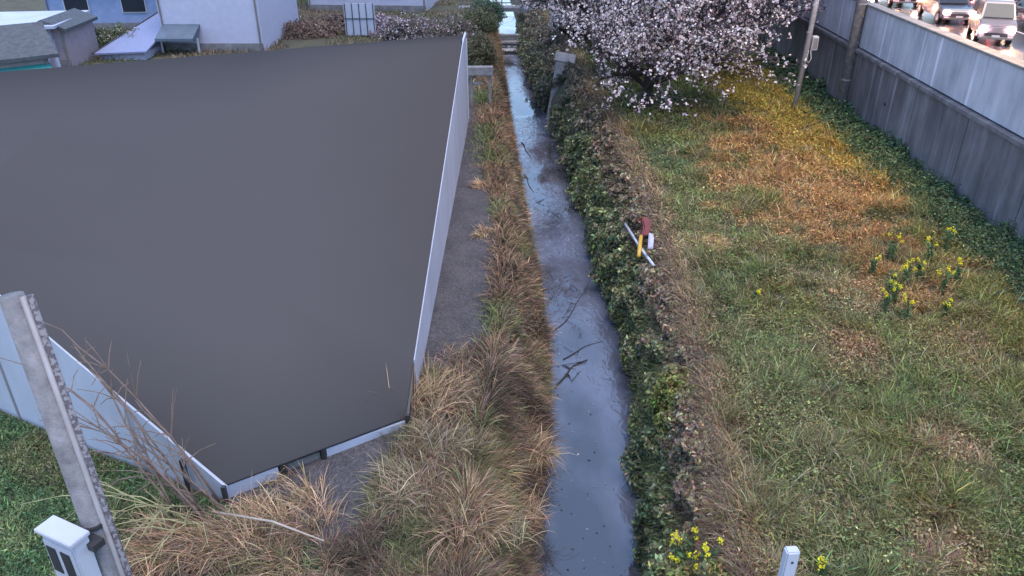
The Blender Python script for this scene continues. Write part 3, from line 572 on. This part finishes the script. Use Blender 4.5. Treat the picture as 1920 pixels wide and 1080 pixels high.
# ------------------------------------------------------------------ canal works
fr = empty('sluice_frame', (-1.22, 29.8, 0), 0); tag(fr, 'grey concrete frame of beam and posts beside the end of the white wall', 'frame')
MB().box((0, 0, 1.42), (.98, .35, .32)).build('beam', M['conc'], fr, bevel=.02)
for xx in (-.35, .36): MB().box((xx, 0, .62), (.10, .16, 1.27)).build('post', M['conc'], fr, bevel=.01)
MB().box((-.12, -.02, .95), (.35, .06, .08)).build('rail', M['steel'], fr)
ch = empty('concrete_slab', (1.95, 34.9, -2.1), 0); tag(ch, 'grey concrete slab leaning on the far right bank with its foot in the water', 'slab')
dv_ = Vector((.62, 2.75, 2.4)); ax_ = Vector((.95, -.2, -.15)).normalized(); up_ = dv_.cross(ax_).normalized()*-.10
mb = MB(); q = [Vector((0, 0, 0))-ax_*.38, Vector((0, 0, 0))+ax_*.38, dv_+ax_*.42, dv_-ax_*.42]; mb.add(q+[p+up_ for p in q], [(0, 1, 2, 3), (4, 7, 6, 5), (0, 4, 5, 1), (1, 5, 6, 2), (2, 6, 7, 3), (3, 7, 4, 0)]); mb.build('slab', M['conc'], ch, bevel=.02)
mb = MB(); q = [dv_*.9-ax_*.5, dv_*.9+ax_*.5, dv_*1.05+ax_*.5, dv_*1.05-ax_*.5]; mb.add([p-up_*.2 for p in q]+[p+up_*1.6 for p in q], [(0, 1, 2, 3), (4, 7, 6, 5), (0, 4, 5, 1), (1, 5, 6, 2), (2, 6, 7, 3), (3, 7, 4, 0)]); mb.build('cap', M['steel'], ch, bevel=.02)
mb = MB(); yy = np.arange(30.5, 45, .5)
for i, y in enumerate(yy):
    x = float(rt(y)); mb.v += [(x-.06, y, .10), (x+.20, y, .10), (x-.06, y, -.3), (x+.20, y, -.3)]
    if i: k = 4*i; mb.f += [(k-4, k-3, k+1, k), (k-4, k, k+2, k-2), (k-3, k-1, k+3, k+1)]
kerb = mb.build('canal_kerb', M['steel']); tag(kerb, 'pale concrete kerb along the top of the far right canal bank', 'kerb')
wr_ = empty('weir', (-.1, 50.6, -2), 0); tag(wr_, 'stepped concrete weir crossing the canal at its far end', 'weir')
for k in range(3): MB().box((-.05*k, .25+k*.55, -.05+k*.17), (2.3, .55, .5+k*.34)).build('step', M['conc'], wr_, bevel=.03)
n_ = 60; mb = MB()
for k in range(n_):
    x = RNG.uniform(-.55, .45); y = RNG.choice([-.08, .48, 1.02])+RNG.normal(0, .03); mb.tube([(x, y, .22+max(0, y)*.3), (x+RNG.normal(0, .12), y-.06, .1+max(0, y)*.3)], .03, 5)
mb.build('foam', M['white'], wr_)
br = empty('footbridge', (-.7, 56, 0), 0); tag(br, 'grey green footbridge with horizontal rails crossing the canal far away', 'footbridge')
MB().box((0, 0, -.1), (6, 1.2, .25)).build('deck', M['conc'], br)
for zz in (.35, .65, .95): MB().box((0, -.55, zz), (6, .05, .07)).build('rail', M['gate_grey'], br)
for k in range(5): MB().box((-2.8+k*1.4, -.5, .5), (.08, .08, 1.0)).build('post', M['gate_grey'], br)
# mud ledge and floating debris
mb = MB(); pts = [(.15, 8.5), (.33, 8.62), (.36, 8.9), (.55, 9.15), (.50, 9.4), (.60, 9.65), (.56, 10.0), (.50, 10.15), (.52, 10.45), (.38, 10.7), (.1, 10.6), (.0, 9.0)]
mb.prism(pts, -2.2, -1.975, 'z'); tag(mb.build('mud_bar', paint('mud', (.075, .065, .06), .5, .5, 5, bump=.8)), 'small dark mud bar at the left water edge near the bottom of the photo', 'mud bar')
M['debris'] = paint('debris', (.03, .027, .025), .9, .4, 9)
def arc_branch(name, p, q, sag, rad, label, cat, grp=None, twigs=4, mat=None):
    p, q = Vector(p), Vector(q); mb = MB(); pts = []
    for i in range(9):
        s_ = i/8; pts.append(p.lerp(q, s_)+Vector((math.sin(s_*7)*.04, math.sin(s_*math.pi)*sag, 0)))
    mb.tube(pts, [rad*(1-.7*i/8) for i in range(9)], 6)
    for k in range(twigs):
        a = pts[2+k % 6]; mb.tube([a, a+Vector((RNG.normal(0, .18), RNG.normal(0, .2), .02)), a+Vector((RNG.normal(0, .3), RNG.normal(0, .35), .0))], [rad*.6, rad*.4, .004], 5)
    return tag(mb.build(name, mat or M['debris']), label, cat, grp)
arc_branch('drifting_branch', (1.05, 16.3, -1.985), (2.15, 18.9, -1.99), -.3, .013, 'dark curved branch drifting across the canal beside the red and yellow litter', 'branch')
arc_branch('drifting_branch', (.95, 13.9, -1.985), (1.75, 15.0, -1.99), .15, .026, 'short dark branch lying in the water at the darker lower bend', 'branch')
arc_branch('drifting_branch', (.45, 27.6, -1.985), (.75, 25.8, -1.99), .2, .025, 'thin hooked twig in the water near the middle of the canal', 'twig', twigs=1)
arc_branch('drifting_branch', (.40, 31.6, -1.985), (.72, 29.8, -1.99), .1, .03, 'thin hooked twig in the far pale stretch of water', 'twig', twigs=1)
arc_branch('drifting_branch', (1.2, 15.0, -1.985), (2.2, 15.8, -1.99), .1, .014, 'long thin weed strand trailing over the ripples', 'weed strand', twigs=2)
n = 420; y = 8.5*(45/8.5)**RNG.random(n); u = RNG.beta(.6, .6, n); x = (lw(y)+.02)+(rw(y)-lw(y)-.04)*u
P = np.stack([x, y, np.full(n, -1.994)], 1); C = jit(lerp(arr((.25, .25, .3), n), np.array([.05, .05, .04]), RNG.random(n) < .5), .4)
tag(veg('floating_debris', (leaves(P, arr((0, 0, 1), n), RNG.uniform(.02, .07, n), C, .5, .03),), M['leaf']), 'small leaves and foam flecks floating along the edges of the canal water', 'floating debris', kind='stuff')
# snagged litter on the right bank
M['red'] = paint('red_plastic', (.20, .045, .045), .5, .15, 4); M['yellow'] = paint('yellow_plastic', (.50, .30, .04), .45, .1, 4); M['bag'] = paint('bag_white', (.45, .43, .58), .4, .1, 4)
vp = MB().tube([(2.98, 18.5, -.06), (3.14, 17.1, -.04), (3.30, 15.9, .02)], .035, 10).build('white_rod', M['cabinet'], smooth=True); tag(vp, 'long thin white rod lying down the right canal bank', 'rod')
mb = MB(); mb.prism([(0, 0), (.28, .04), (.40, .34), (.30, .62), (.06, .60), (.12, .3)], -.1, .1, 'y'); rb = mb.build('red_bag', M['red'], bevel=.04); rb.location = (3.22, 17.5, .02); rb.scale = (.75, .75, .8); rb.rotation_euler = (R(-25), 0, R(10)); tag(rb, 'crumpled red plastic bag caught on the bank beside the white rod', 'bag')
yb = MB().tube([(3.20, 17.3, .14), (3.10, 16.8, .03), (3.04, 16.5, -.04)], [.045, .055, .045], 10).build('yellow_tube', M['yellow'], smooth=True); tag(yb, 'short yellow plastic tube crossing under the white rod', 'tube')
MBv = MB(); MBv.prism([(0, 0), (.16, .0), (.2, .42), (.05, .55)], -.05, .05, 'y'); wb = MBv.build('white_bag', M['bag'], bevel=.03); wb.location = (3.30, 16.8, .0); wb.scale = (.8, .8, .8); wb.rotation_euler = (R(-35), 0, 0); tag(wb, 'small pale lilac plastic scrap between the white rod and the red bag', 'plastic scrap')

# ------------------------------------------------------------------ dry grass tufts
def tuft_obj(x, y, r, h, n, col, label, dirn=None, z=None, group='dry grass tufts'):
    z0 = float(ground_z(x, y)) if z is None else z
    n = int(n*1.35); z0 = z0-.04; ns = 11; dv = RNG.uniform(0, 6.28) if dirn is None else dirn; sub = RNG.integers(0, ns, n); sc_x = RNG.normal(0, r*.75, ns); sc_y = RNG.normal(0, r*.75, ns); sh_ = RNG.uniform(.45, 1.1, ns); sa = RNG.normal(dv, 1.0, ns)
    a = sa[sub]+RNG.normal(0, .75, n); P = np.stack([sc_x[sub]+RNG.normal(0, r*.3, n), sc_y[sub]+RNG.normal(0, r*.3, n), np.zeros(n)], 1); hh = sh_[sub]*h
    C = jit(arr(col, n), .35); k = RNG.random(n) < .25; C[k] = C[k]*.5
    v = ribbons(P, a, RNG.uniform(.05, .7, n), RNG.uniform(.9, 2.5, n), RNG.uniform(.4, 1.15, n)*hh, np.full(n, .011)*max(.9, y/12), C, 5)
    o = veg('dry_grass_tuft', (v,), M['straw']); o.location = (x, y, z0); return tag(o, label, 'grass tuft', group)
ST = (.36, .25, .15); PK = (.33, .22, .14); GY = (.27, .23, .15)
for a in [(-1.15, 10.65, .35, .95, 900, ST, 'big pale tan grass tuft leaning out at the corner of the white walled building', None),
          (.05, 10.3, .3, .75, 600, ST, 'tan arching grass tuft halfway down the left bank above the dark water', .2),
          (-.15, 8.8, .35, .8, 800, PK, 'pinkish tan grass tuft hanging over the left bank near the bottom', -.3),
          (-.45, 8.2, .3, .7, 500, GY, 'greyish dead grass tuft beside the pinkish one near the bottom', None),
          (-1.7, 8.4, .3, .7, 520, GY, 'pale grey grass tuft at the right edge of the gravel corner', 2.6),
          (-1.2, 9.4, .3, .7, 520, GY, 'tall thin dead grass tuft beside the gravel below the big tan tuft', None),
          (-3.5, 7.85, .45, .8, 1300, ST, 'wide tan grass tuft in front of the sharp corner of the building', 3.4),
          (-4.25, 7.3, .45, .85, 1300, PK, 'pinkish dry grass tuft at the bottom edge beside the bare shrub', 3.2),
          (-2.8, 7.2, .4, .6, 900, PK, 'low rusty grass tuft at the bottom edge left of the canal bank', 4.0),
          (-.75, 7.6, .35, .75, 700, ST, 'straw coloured grass tuft at the bottom of the left bank', None),
          (.66, 15.9, .2, .5, 350, PK, 'small pink brown grass tuft touching the water at the canal bend', 0),
          (6.55, 9.3, .4, .45, 600, ST, 'round flattened tan grass tuft in the green field near the lower right', None),
          (5.3, 7.1, .4, .4, 500, PK, 'low reddish grass tuft at the bottom edge right of the white post', None),
          (-.75, 17.7, .2, .35, 260, ST, 'small straw grass tuft lying on the gravel path halfway along', 2.8),
          (-.8, 21.2, .25, .4, 300, PK, 'small rusty grass tuft on the far gravel path', 2.8),
          (6.6, 12.5, .3, .35, 260, PK, 'small reddish tuft in the middle of the green field', None),
          (4.9, 17.0, .35, .5, 300, (.40, .27, .09), 'flattened ochre reed tuft lying in green grass beside the red bag', 0)]:
    tuft_obj(*a[:6], a[6], a[7])
# ------------------------------------------------------------------ flowering rape plants
def rape(x, y, h, nf, label, grp):
    z0 = float(ground_z(x, y)); t = empty('rape_plant', (x, y, z0), RNG.uniform(0, 6)); tag(t, label, 'flowering plant', grp)
    mb = MB(); fl = []; k_ = max(3, nf)
    for i in range(k_):
        a = RNG.uniform(0, 6.28); l = h*RNG.uniform(.75, 1.05); r = RNG.uniform(.08, .30)*h
        p = [(0, 0, 0), (r*.3*math.cos(a), r*.3*math.sin(a), l*.5), (r*math.cos(a), r*math.sin(a), l)]
        mb.tube(p, [.010, .008, .005], 5); fl.append(p[2])
    mb.build('stem', M['stemgreen'], t)
    n = 90; tt = RNG.random(n); a = RNG.uniform(0, 6.28, n); P = np.stack([.16*h*np.cos(a)*RNG.random(n), .16*h*np.sin(a)*RNG.random(n), h*.85*tt], 1)
    veg('foliage', (leaves(P, arr((0, 0, 1), n), RNG.uniform(.05, .11, n), jit(arr((.08, .14, .06), n), .3)),), M['leaf'], t)
    for q in fl:
        n = 22; P = np.array(q)+RNG.normal(0, .02, (n, 3))*np.array([1, 1, 1.3])
        veg('flower', (leaves(P, arr((0, 0, 1), n), RNG.uniform(.026, .038, n), jit(arr((.72, .66, .04), n), .12), .9, .9),), M['petal'], t)
M['stemgreen'] = paint('stemgreen', (.11, .17, .06), .7, .2, 5)
LB = ['at the water edge, leftmost of the lower bank clump', 'second from the left in the lower bank clump', 'in the middle of the lower bank clump', 'tallest in the lower bank clump', 'behind the others in the lower bank clump', 'near the bottom edge of the lower bank clump', 'rightmost of the lower bank clump']
for (x, y, h, nf), l in zip([(2.0, 6.95, 1.55, 4), (2.1, 7.2, 1.35, 5), (2.25, 7.05, 1.2, 5), (2.35, 7.45, 1.2, 5), (2.45, 7.7, .9, 4), (2.1, 6.75, 1.4, 4), (2.6, 7.15, .95, 4)], LB): rape(x, y, h, nf, 'yellow flowering rape plant '+l, 'yellow rape flowers on the lower right bank')
LB = ['nearest the reddish tuft in the field', 'highest up the field beside the dark wall weeds', 'in the left part of the field cluster', 'at the back left of the field cluster', 'in the centre of the field cluster', 'at the right side of the field cluster', 'front left of the field cluster', 'standing alone left of the field cluster', 'standing right of the white post at the bottom', 'second from the back in the field cluster', 'just right of the centre of the field cluster', 'at the back right of the field cluster', 'second from the front of the field cluster', 'behind the right side of the field cluster', 'front right of the field cluster, the lowest']
for (x, y, h, nf), l in zip([(8.0, 13.4, .6, 4), (10.4, 16.6, .7, 3), (8.15, 14.5, .7, 4), (8.85, 16.1, .7, 4), (8.65, 14.9, .6, 4), (9.3, 14.5, .6, 4), (8.0, 14.0, .6, 4), (5.2, 14.3, .3, 1), (4.0, 6.9, .3, 1), (8.2, 15.5, .5, 3), (9.1, 15.2, .5, 3), (9.7, 16.0, .6, 3), (7.7, 13.7, .5, 3), (9.8, 14.9, .6, 3), (8.9, 13.6, .4, 2)], LB): rape(x, y, h, nf, 'yellow flowering rape plant '+l, 'yellow rape flowers in the field')
# ------------------------------------------------------------------ bare arching shrub by the slanting wall
sh = empty('bare_shrub', (-4.28, 7.95, 0), 0); M['yellow_twig'] = paint('yellow_twig', (.30, .27, .14), .8, .25, 6); tag(sh, 'leafless shrub with long arching brown canes in front of the slanting white wall', 'shrub')
ends = [(-6.5, 9.0, 2.7), (-6.0, 8.8, 2.4), (-6.68, 8.9, 1.9), (-6.9, 9.0, 1.2), (-6.3, 8.8, 1.0), (-5.5, 8.5, 1.9), (-5.6, 8.3, 1.2), (-6.7, 8.7, .35), (-5.9, 8.1, .3), (-4.2, 7.5, 1.5), (-6.1, 9.0, 2.1), (-5.0, 8.2, 1.9), (-5.1, 7.3, .3), (-4.6, 7.0, .2), (-5.5, 7.6, .2), (-5.7, 7.4, .3), (-5.2, 7.0, .2), (-6.0, 7.8, .3), (-4.7, 6.8, .25)]
for i, e_ in enumerate(ends):
    a = Vector((RNG.normal(0, .22), RNG.normal(0, .12), -.05)); q = Vector(e_)-Vector((-4.28, 7.95, 0)); lift = q.length*.22*(1.3 if e_[2] < .5 else .7)
    pts = []
    for k in range(8):
        s_ = k/7; p = a.lerp(q, s_)+Vector((RNG.normal(0, .02), RNG.normal(0, .02), math.sin(s_*math.pi)*lift)); pts.append(p)
    r0 = .019 if i < 12 else .011; bmt = MB()
    cn = MB().tube(pts, [r0*(1-.75*k/7) for k in range(8)], 6).build('cane', M['twig'] if i < 12 else M['yellow_twig'], sh, smooth=True)
    for j in range(7):
        k = RNG.integers(2, 7); b0 = pts[k]; d = (pts[k]-pts[k-1]).normalized(); sd = Vector((RNG.normal(0, 1), RNG.normal(0, .6), RNG.normal(.1, .8))).normalized()
        L_ = RNG.uniform(.4, 1.0); c1 = b0+(d*.6+sd*.6)*L_*.5; c2 = c1+(d*.5+sd*.5+Vector((0, 0, -.25)))*L_*.6
        MB().tube([b0, c1, c2], [.009, .007, .004], 5).build('twig', M['twig'] if i < 12 else M['yellow_twig'], cn)
# one fallen cane lying across the dry grass
cane = MB().tube([(-4.1, 7.75, .35), (-3.2, 7.5, .42), (-2.45, 7.2, .38)], [.014, .016, .010], 7).build('fallen_cane', paint('pale_cane', (.33, .28, .24), .7, .15, 6), smooth=True); tag(cane, 'straight pale cane lying over the dry grass near the bottom left', 'cane')
# ------------------------------------------------------------------ cherry trees
def cherry(x, y, h, spread, lean, seed, label, nq=60, low=.5, dens=1.0, col=(.74, .64, .67), xmin=3.4):
    rg = random.Random(seed); t = empty('cherry_tree', (x, y, float(ground_z(x, y))), 0); tag(t, label, 'tree', 'blossoming cherry trees beside the canal')
    wood = MB(); tips = []
    def grow(p, d, L, r, lv):
        n = 5; pts = [p]; dd = d.copy()
        for i in range(n):
            dd = (dd+Vector((rg.gauss(0, .16), rg.gauss(0, .16), rg.gauss(.02, .12)))).normalized(); p = p+dd*(L/n)
            if p.z < .35: p.z = .35; dd.z = abs(dd.z)
            if p.x + x < xmin+.3*rg.random() and p.z < 2.6 : dd.x = abs(dd.x)+.15; p.x += .1
            pts.append(p)
        wood.tube(pts, [r*(1-.55*i/n) for i in range(n+1)], 7 if lv < 2 else 4, cap=False)
        if lv >= 2:
            for i in range(1, n+1): tips.append((pts[i], lv))
        if lv < 4:
            for k in range([7, 6, 5, 4][lv]):
                i = rg.randint(1 if lv else 2, n); b = pts[i]; ang = rg.uniform(0, 6.28)
                u = Vector((math.cos(ang), math.sin(ang), rg.uniform(-.25, .55)))
                nd = (dd*.55+u*.8).normalized(); grow(b, nd, L*rg.uniform(.5, .72), r*.45, lv+1)
    tr = Vector(lean)
    base = Vector((0, 0, -.2)); top = tr*(h*.35)
    wood.tube([base, top*.5+Vector((.05, 0, 0)), top], [.24, .19, .16], 12)
    nb = 12 if low == 0 else 9
    for k in range(nb):
        a = 6.28*k/nb+rg.uniform(-.3, .3); el = rg.uniform(-.1 if low == 0 else .05, .8); b = base.lerp(top, rg.uniform(.3, 1))
        d = Vector((math.cos(a)*math.cos(el)*spread[0], math.sin(a)*math.cos(el)*spread[1], math.sin(el))) + tr*.3; grow(b, d.normalized(), h*rg.uniform(.42, .62)*min(1.25, d.length+.2), .10, 1)
    grow(top, Vector((tr.x, tr.y, 1)).normalized(), h*.6, .14, 0)
    wood.build('trunk', M['bark'], t)
    A_ = np.array([tuple(p) for p, l in tips]); A_ = A_[RNG.random(len(A_)) < dens]
    n = len(A_)*nq//24; k = RNG.integers(0, len(A_), n); P = A_[k]+RNG.normal(0, .085, (n, 3))
    # each cluster is a few petals round one point
    m_ = 4; P = np.repeat(P, m_, 0)+RNG.normal(0, .03, (n*m_, 3)); n *= m_
    C = jit(arr(col, n), .18); kk = RNG.random(n) < .2; C[kk] = jit(arr((.11, .07, .08), kk.sum()), .3)
    kk = RNG.random(n) < .05; C[kk] = jit(arr((.14, .15, .06), kk.sum()), .3)
    veg('crown', (leaves(P, arr((0, 0, .6), n), RNG.uniform(.06, .11, n), C, .85, 1.0),), M['petal'], t)
    return t
cherry(5.1, 29.4, 6.2, (1.45, .9), (.06, 0, 1), 3, 'large dark branched cherry tree in white blossom standing in the field', 15, low=0, xmin=3.0)
cherry(5.2, 34.2, 6.0, (.7, .6), (-.5, .3, .9), 5, 'cherry tree leaning over the canal, its dark trunk slanting left', 16)
cherry(9.0, 35.5, 6.5, (1.2, .9), (.1, 0, 1), 8, 'cherry tree in pinkish blossom behind the slim steel pole', 19, col=(.60, .44, .52))
cherry(6.0, 42.5, 6.5, (1.2, .9), (0, 0, 1), 12, 'cherry tree in the back row behind the large one', 20)
cherry(10.8, 46.0, 6.5, (1.2, .9), (0, 0, 1), 15, 'cherry tree at the back near the road wall', 20, col=(.55, .43, .52))
cherry(3.6, 43.5, 3.4, (1.1, 1.2), (-.2, 0, .8), 31, 'low cherry tree with dark trunk on the right bank before the footbridge', 22, low=0, xmin=2.0)
cherry(3.2, 54.5, 5.0, (1, .9), (-.2, 0, 1), 21, 'small cherry tree beside the weir', 20)
# ------------------------------------------------------------------ shrubs
def shrub(x, y, rx_, ry_, h, col, label, col2=None, n=9000, grp='shrubs along the far bank', sz=(.08, .16)):
    z0 = float(ground_z(x, y)); t = empty('shrub', (x, y, z0), 0); tag(t, label, 'shrub', grp)
    mb = MB()
    for i in range(14):
        a = RNG.uniform(0, 6.28); mb.tube([(0, 0, 0), (rx_*.4*math.cos(a), ry_*.4*math.sin(a), h*.55), (rx_*.8*math.cos(a), ry_*.8*math.sin(a), h*.95)], [.035, .02, .008], 5)
    mb.build('stem', M['twig'], t)
    d = RNG.normal(0, 1, (n, 3)); d /= np.linalg.norm(d, axis=1)[:, None]; d[:, 2] = abs(d[:, 2]); r = RNG.uniform(.55, 1.05, n)
    u = np.arctan2(d[:, 1], d[:, 0]); lump = fbm(u*2+x, d[:, 2]*3+y, .7, 3, 44.); r *= .55+lump*.9
    k = RNG.random(n) < sstep(.32, .5, fbm(u*5, d[:, 2]*5, .6, 2, x)); d, r = d[k], r[k]; m_ = len(d)
    P = d*r[:, None]*np.array([rx_, ry_, h]); C = jit(lerp(arr(col, m_), np.array(col2 or col), RNG.random(m_) < .35), .35)
    veg('foliage', (leaves(P, d, RNG.uniform(*sz, m_), C, .6, .8),), M['leaf'], t)
shrub(-3.2, 41.5, 1.8, 1.5, 1.6, (.10, .09, .06), 'brown green shrub behind the end of the white wall', (.35, .28, .30))
shrub(-1.9, 37.5, 1.0, 2.2, 1.3, (.08, .095, .05), 'olive shrub between the concrete frame and the white wall end', (.13, .09, .06))
shrub(-2.0, 46, 1.3, 2.0, 1.4, (.09, .10, .05), 'green brown shrub on the left bank below the weir')
shrub(-5.6, 43.5, 1.7, 1.2, 1.3, (.11, .09, .075), 'dark twiggy shrub with scattered white blossom behind the roof', (.45, .38, .42))
shrub(-7.4, 45.5, 1.2, 1.0, 1.0, (.40, .33, .40), 'small shrub full of pale pink blossom beside the white barred gate', (.12, .09, .08))
shrub(-11.8, 45.5, 2.6, 1.6, .75, (.20, .135, .11), 'low wide reddish brown dead shrub beside the lavender house', (.16, .12, .10))
shrub(-10.2, 47.5, 1.6, 1.2, .8, (.19, .15, .13), 'low greyish brown dead shrub left of the white barred gate', (.13, .10, .08))
shrub(-20.3, 41.0, 1.3, 1.0, 1.1, (.09, .12, .055), 'green garden shrub left of the blue grey shed roof', (.30, .28, .22))
shrub(-22.3, 41.5, 1.1, 1.0, 1.0, (.06, .085, .05), 'dark green garden shrub beside the beige house', (.14, .12, .08))
shrub(5.2, 53.5, 1.2, 1.0, 1.3, (.21, .24, .06), 'yellow green shrub behind the cherry trees', (.15, .17, .06))
shrub(-1.6, 52.5, 1.2, 1.5, 1.3, (.07, .11, .075), 'blue green shrub beside the weir on the left bank')
shrub(2.2, 57, 1.4, 1.4, 1.6, (.07, .10, .06), 'dark green shrub beyond the footbridge on the right')
gt = empty('barred_gate', (-8.5, 44.7, 0), 0); tag(gt, 'white metal gate with upright bars beyond the dark grey roof', 'gate')
MB().box((0, 0, .95), (1.7, .06, 1.7)).build('panel', M['white_panel'], gt)
for k in range(5): MB().box((-.78+k*.39, -.05, .95), (.04, .04, 1.72)).build('bar', M['dark_metal'], gt)
MB().box((0, -.05, 1.0), (1.7, .035, .04)).build('crossbar', M['dark_metal'], gt)
# ------------------------------------------------------------------ houses beyond the roof
def mk(n_, c, **k): M[n_] = paint(n_, c, **k)
mk('lav_wall', (.42, .42, .52), rough=.8, var=.05); mk('bluegrey', (.19, .21, .34), rough=.5, var=.08, stretch=(3, 1, 1)); mk('tile', (.06, .065, .075), rough=.6, var=.3, scale=6); mk('teal', (.05, .30, .27), rough=.5, var=.1); mk('beige', (.30, .25, .27), rough=.8, var=.1); mk('blue', (.24, .31, .50), rough=.5, var=.1); mk('tealdark', (.09, .12, .16), rough=.5, var=.15)
def window(par, c, w_, h_, ax):
    d = (w_, .08, h_) if ax == 'y' else (.08, w_, h_); f = MB().box(c, d).build('window', M['white'], par)
    off = (0, -.03, 0) if ax == 'y' else (.03, 0, 0); d2 = (w_-.12, .06, h_-.12) if ax == 'y' else (.06, w_-.12, h_-.12)
    MB().box([c[i]+off[i] for i in range(3)], d2).build('pane', M['glass'], f)
def house(x, y, w_, d_, h_, rz, wm, rm, label, pitch=.4, eave=.4, wins=(), ridge='x'):
    t = empty('house', (x, y, 0), rz); tag(t, label, 'house', 'houses beyond the dark roof')
    MB().box((0, 0, h_/2), (w_, d_, h_)).build('wall', wm, t)
    e_ = eave; a, b_ = (w_/2+e_, d_/2+e_); q = (b_ if ridge == 'x' else a)*pitch
    mb = MB()
    if pitch:
        if ridge == 'x': mb.prism([(-b_, h_-.02), (0, h_+q), (b_, h_-.02), (b_, h_+.12), (0, h_+q+.14), (-b_, h_+.12)], -a, a, 'x')
        else: mb.prism([(-a, h_-.02), (0, h_+q), (a, h_-.02), (a, h_+.12), (0, h_+q+.14), (-a, h_+.12)], -b_, b_, 'y')
        gb = MB(); gb.prism([(-(b_-e_) if ridge == 'x' else -(a-e_), h_), (0, h_+q-.12), ((b_-e_) if ridge == 'x' else (a-e_), h_)], -(a-e_) if ridge == 'x' else -(b_-e_), (a-e_) if ridge == 'x' else (b_-e_), 'x' if ridge == 'x' else 'y'); gb.build('gable', wm, t)
    else: mb.box((0, 0, h_+.06), (w_+2*e_, d_+2*e_, .12))
    mb.build('roof', rm, t)
    for sx in (-1, 1): MB().tube([(sx*(w_/2-.12), -d_/2-.06, .05), (sx*(w_/2-.12), -d_/2-.06, h_-.05)], .045, 8).build('downpipe', M['gate_grey'], t)
    MB().box((0, -d_/2-.02, .2), (w_-.02, .06, .4)).build('plinth', M['conc'], t)
    for c, ww, hh, ax in wins: window(t, c, ww, hh, ax)
    return t
h1 = house(-15.4, 44.5, 5.1, 7.5, 4.2, 0, M['lav_wall'], M['bluegrey'], 'house with a blank pale lavender wall beyond the middle of the dark roof', wins=[((-1.2, -3.78, 3.2), 1.4, 1.0, 'y')])
aw = MB(); aw.prism([(-5.0, .85), (-3.75, 1.35), (-3.75, 1.22), (-5.0, .72)], -2.45, -.55, 'x'); aw.build('awning', M['tealdark'], h1)
MB().box((-2.45, -4.3, .35), (.08, .08, .8)).build('awning_post', M['white'], h1)
MB().box((-.6, -4.3, .35), (.08, .08, .8)).build('awning_post', M['white'], h1)
sd = empty('shed', (-18.9, 41.0, 0), 0); tag(sd, 'low shed with a plain sloping blue grey roof left of the lavender house', 'shed')
MB().prism([(-1.4, -2.4), (.8, -2.4), (.8, 3.0), (-.4, 3.0)], 0, .35, 'z').build('wall', M['lav_wall'], sd)
mb = MB(); mb.add([(-1.6, -2.6, .35), (1.0, -2.6, .45), (1.0, 5, 2.0), (.3, 5, 2.0), (-1.6, -2.6, .27), (1.0, -2.6, .37), (1.0, 5, 1.92), (.3, 5, 1.92)], [(0, 1, 2, 3), (7, 6, 5, 4), (0, 4, 5, 1), (1, 5, 6, 2), (2, 6, 7, 3), (3, 7, 4, 0)]); mb.build('roof', M['bluegrey'], sd)
MB().tube([(-1.63, -2.6, .34), (.27, 5, 2.0)], .05, 6).build('fascia', M['dark_metal'], sd)
h2 = house(-20.6, 31.2, 3.2, 3.4, 1.75, R(38), M['beige'], M['tile'], 'small house with dark tiled hip and teal awning at the upper left', pitch=.45, eave=.35, wins=[((0, -1.72, 1.0), 1.0, .7, 'y')])
aw = MB(); aw.prism([(-2.6, 1.05), (-1.7, 1.5), (-1.7, 1.44), (-2.6, .99)], -1.8, 1.6, 'x'); aw.build('awning', M['teal'], h2)
house(-24.2, 38.0, 5.5, 4, 1.9, R(8), M['lav_wall'], M['white_panel'], 'long house with a flat white roof behind the dark tiled one', pitch=0, wins=[((1, -2.02, 1.2), 1.2, .8, 'y')])
house(-21.6, 38.2, 1.6, 3.2, 1.7, R(4), M['beige'], M['tile'], 'narrow beige house between the dark tiled house and the shrubs', pitch=.4, eave=.2, ridge='y', wins=[((0, -1.62, 1.0), .6, .7, 'y')])
house(-23.5, 49.5, 7.5, 5, 2.4, R(5), M['blue'], M['tile'], 'blue walled house with dark eaves at the top left', pitch=.35, wins=[((-2, -2.52, 1.4), 1.4, .9, 'y'), ((1.2, -2.52, 1.4), 1.4, .9, 'y')])
house(-9.5, 57, 8, 6, 3, R(-4), M['lav_wall'], M['tile'], 'pale house far behind the reddish brown shrubs', pitch=.35, wins=[((-2, -3.02, 1.4), 1.4, 1.0, 'y'), ((1.6, -3.02, 1.4), 1.4, 1.0, 'y')])
house(-28, 33, 5, 5, 2.6, R(20), M['lav_wall'], M['tile'], 'pale house beyond the upper left corner', pitch=.4)
mb = MB(); mb.box((-19.45, 33.2, .7), (.28, .3, 1.9)); bp_ = mb.build('blue_tank', M['lav_wall'], bevel=.04); tag(bp_, 'small upright pale blue tank between the houses at the upper left', 'tank')
# ground vegetation beyond the building
n = 60000; x = RNG.uniform(-30, -1.7, n); y = RNG.uniform(28, 60, n); k = (fbm(x, y, 2.2, 3, 900.) > .45) & (x < lt(y)-.2); x, y = x[k], y[k]; n = len(x)
C = jit(lerp(arr((.10, .11, .055), n), np.array([.19, .14, .10]), sstep(.4, .6, fbm(x, y, 3., 2, 950.))), .35)
tag(veg('rough_grass', (ribbons(np.stack([x, y, np.zeros(n)], 1), RNG.uniform(0, 6.28, n), RNG.uniform(.1, 1, n), RNG.uniform(.3, 1.3, n), RNG.uniform(.15, .4, n), np.full(n, .04), C, 2),), M['leaf']), 'rough brown and green grass between the far houses', 'grass', kind='stuff')
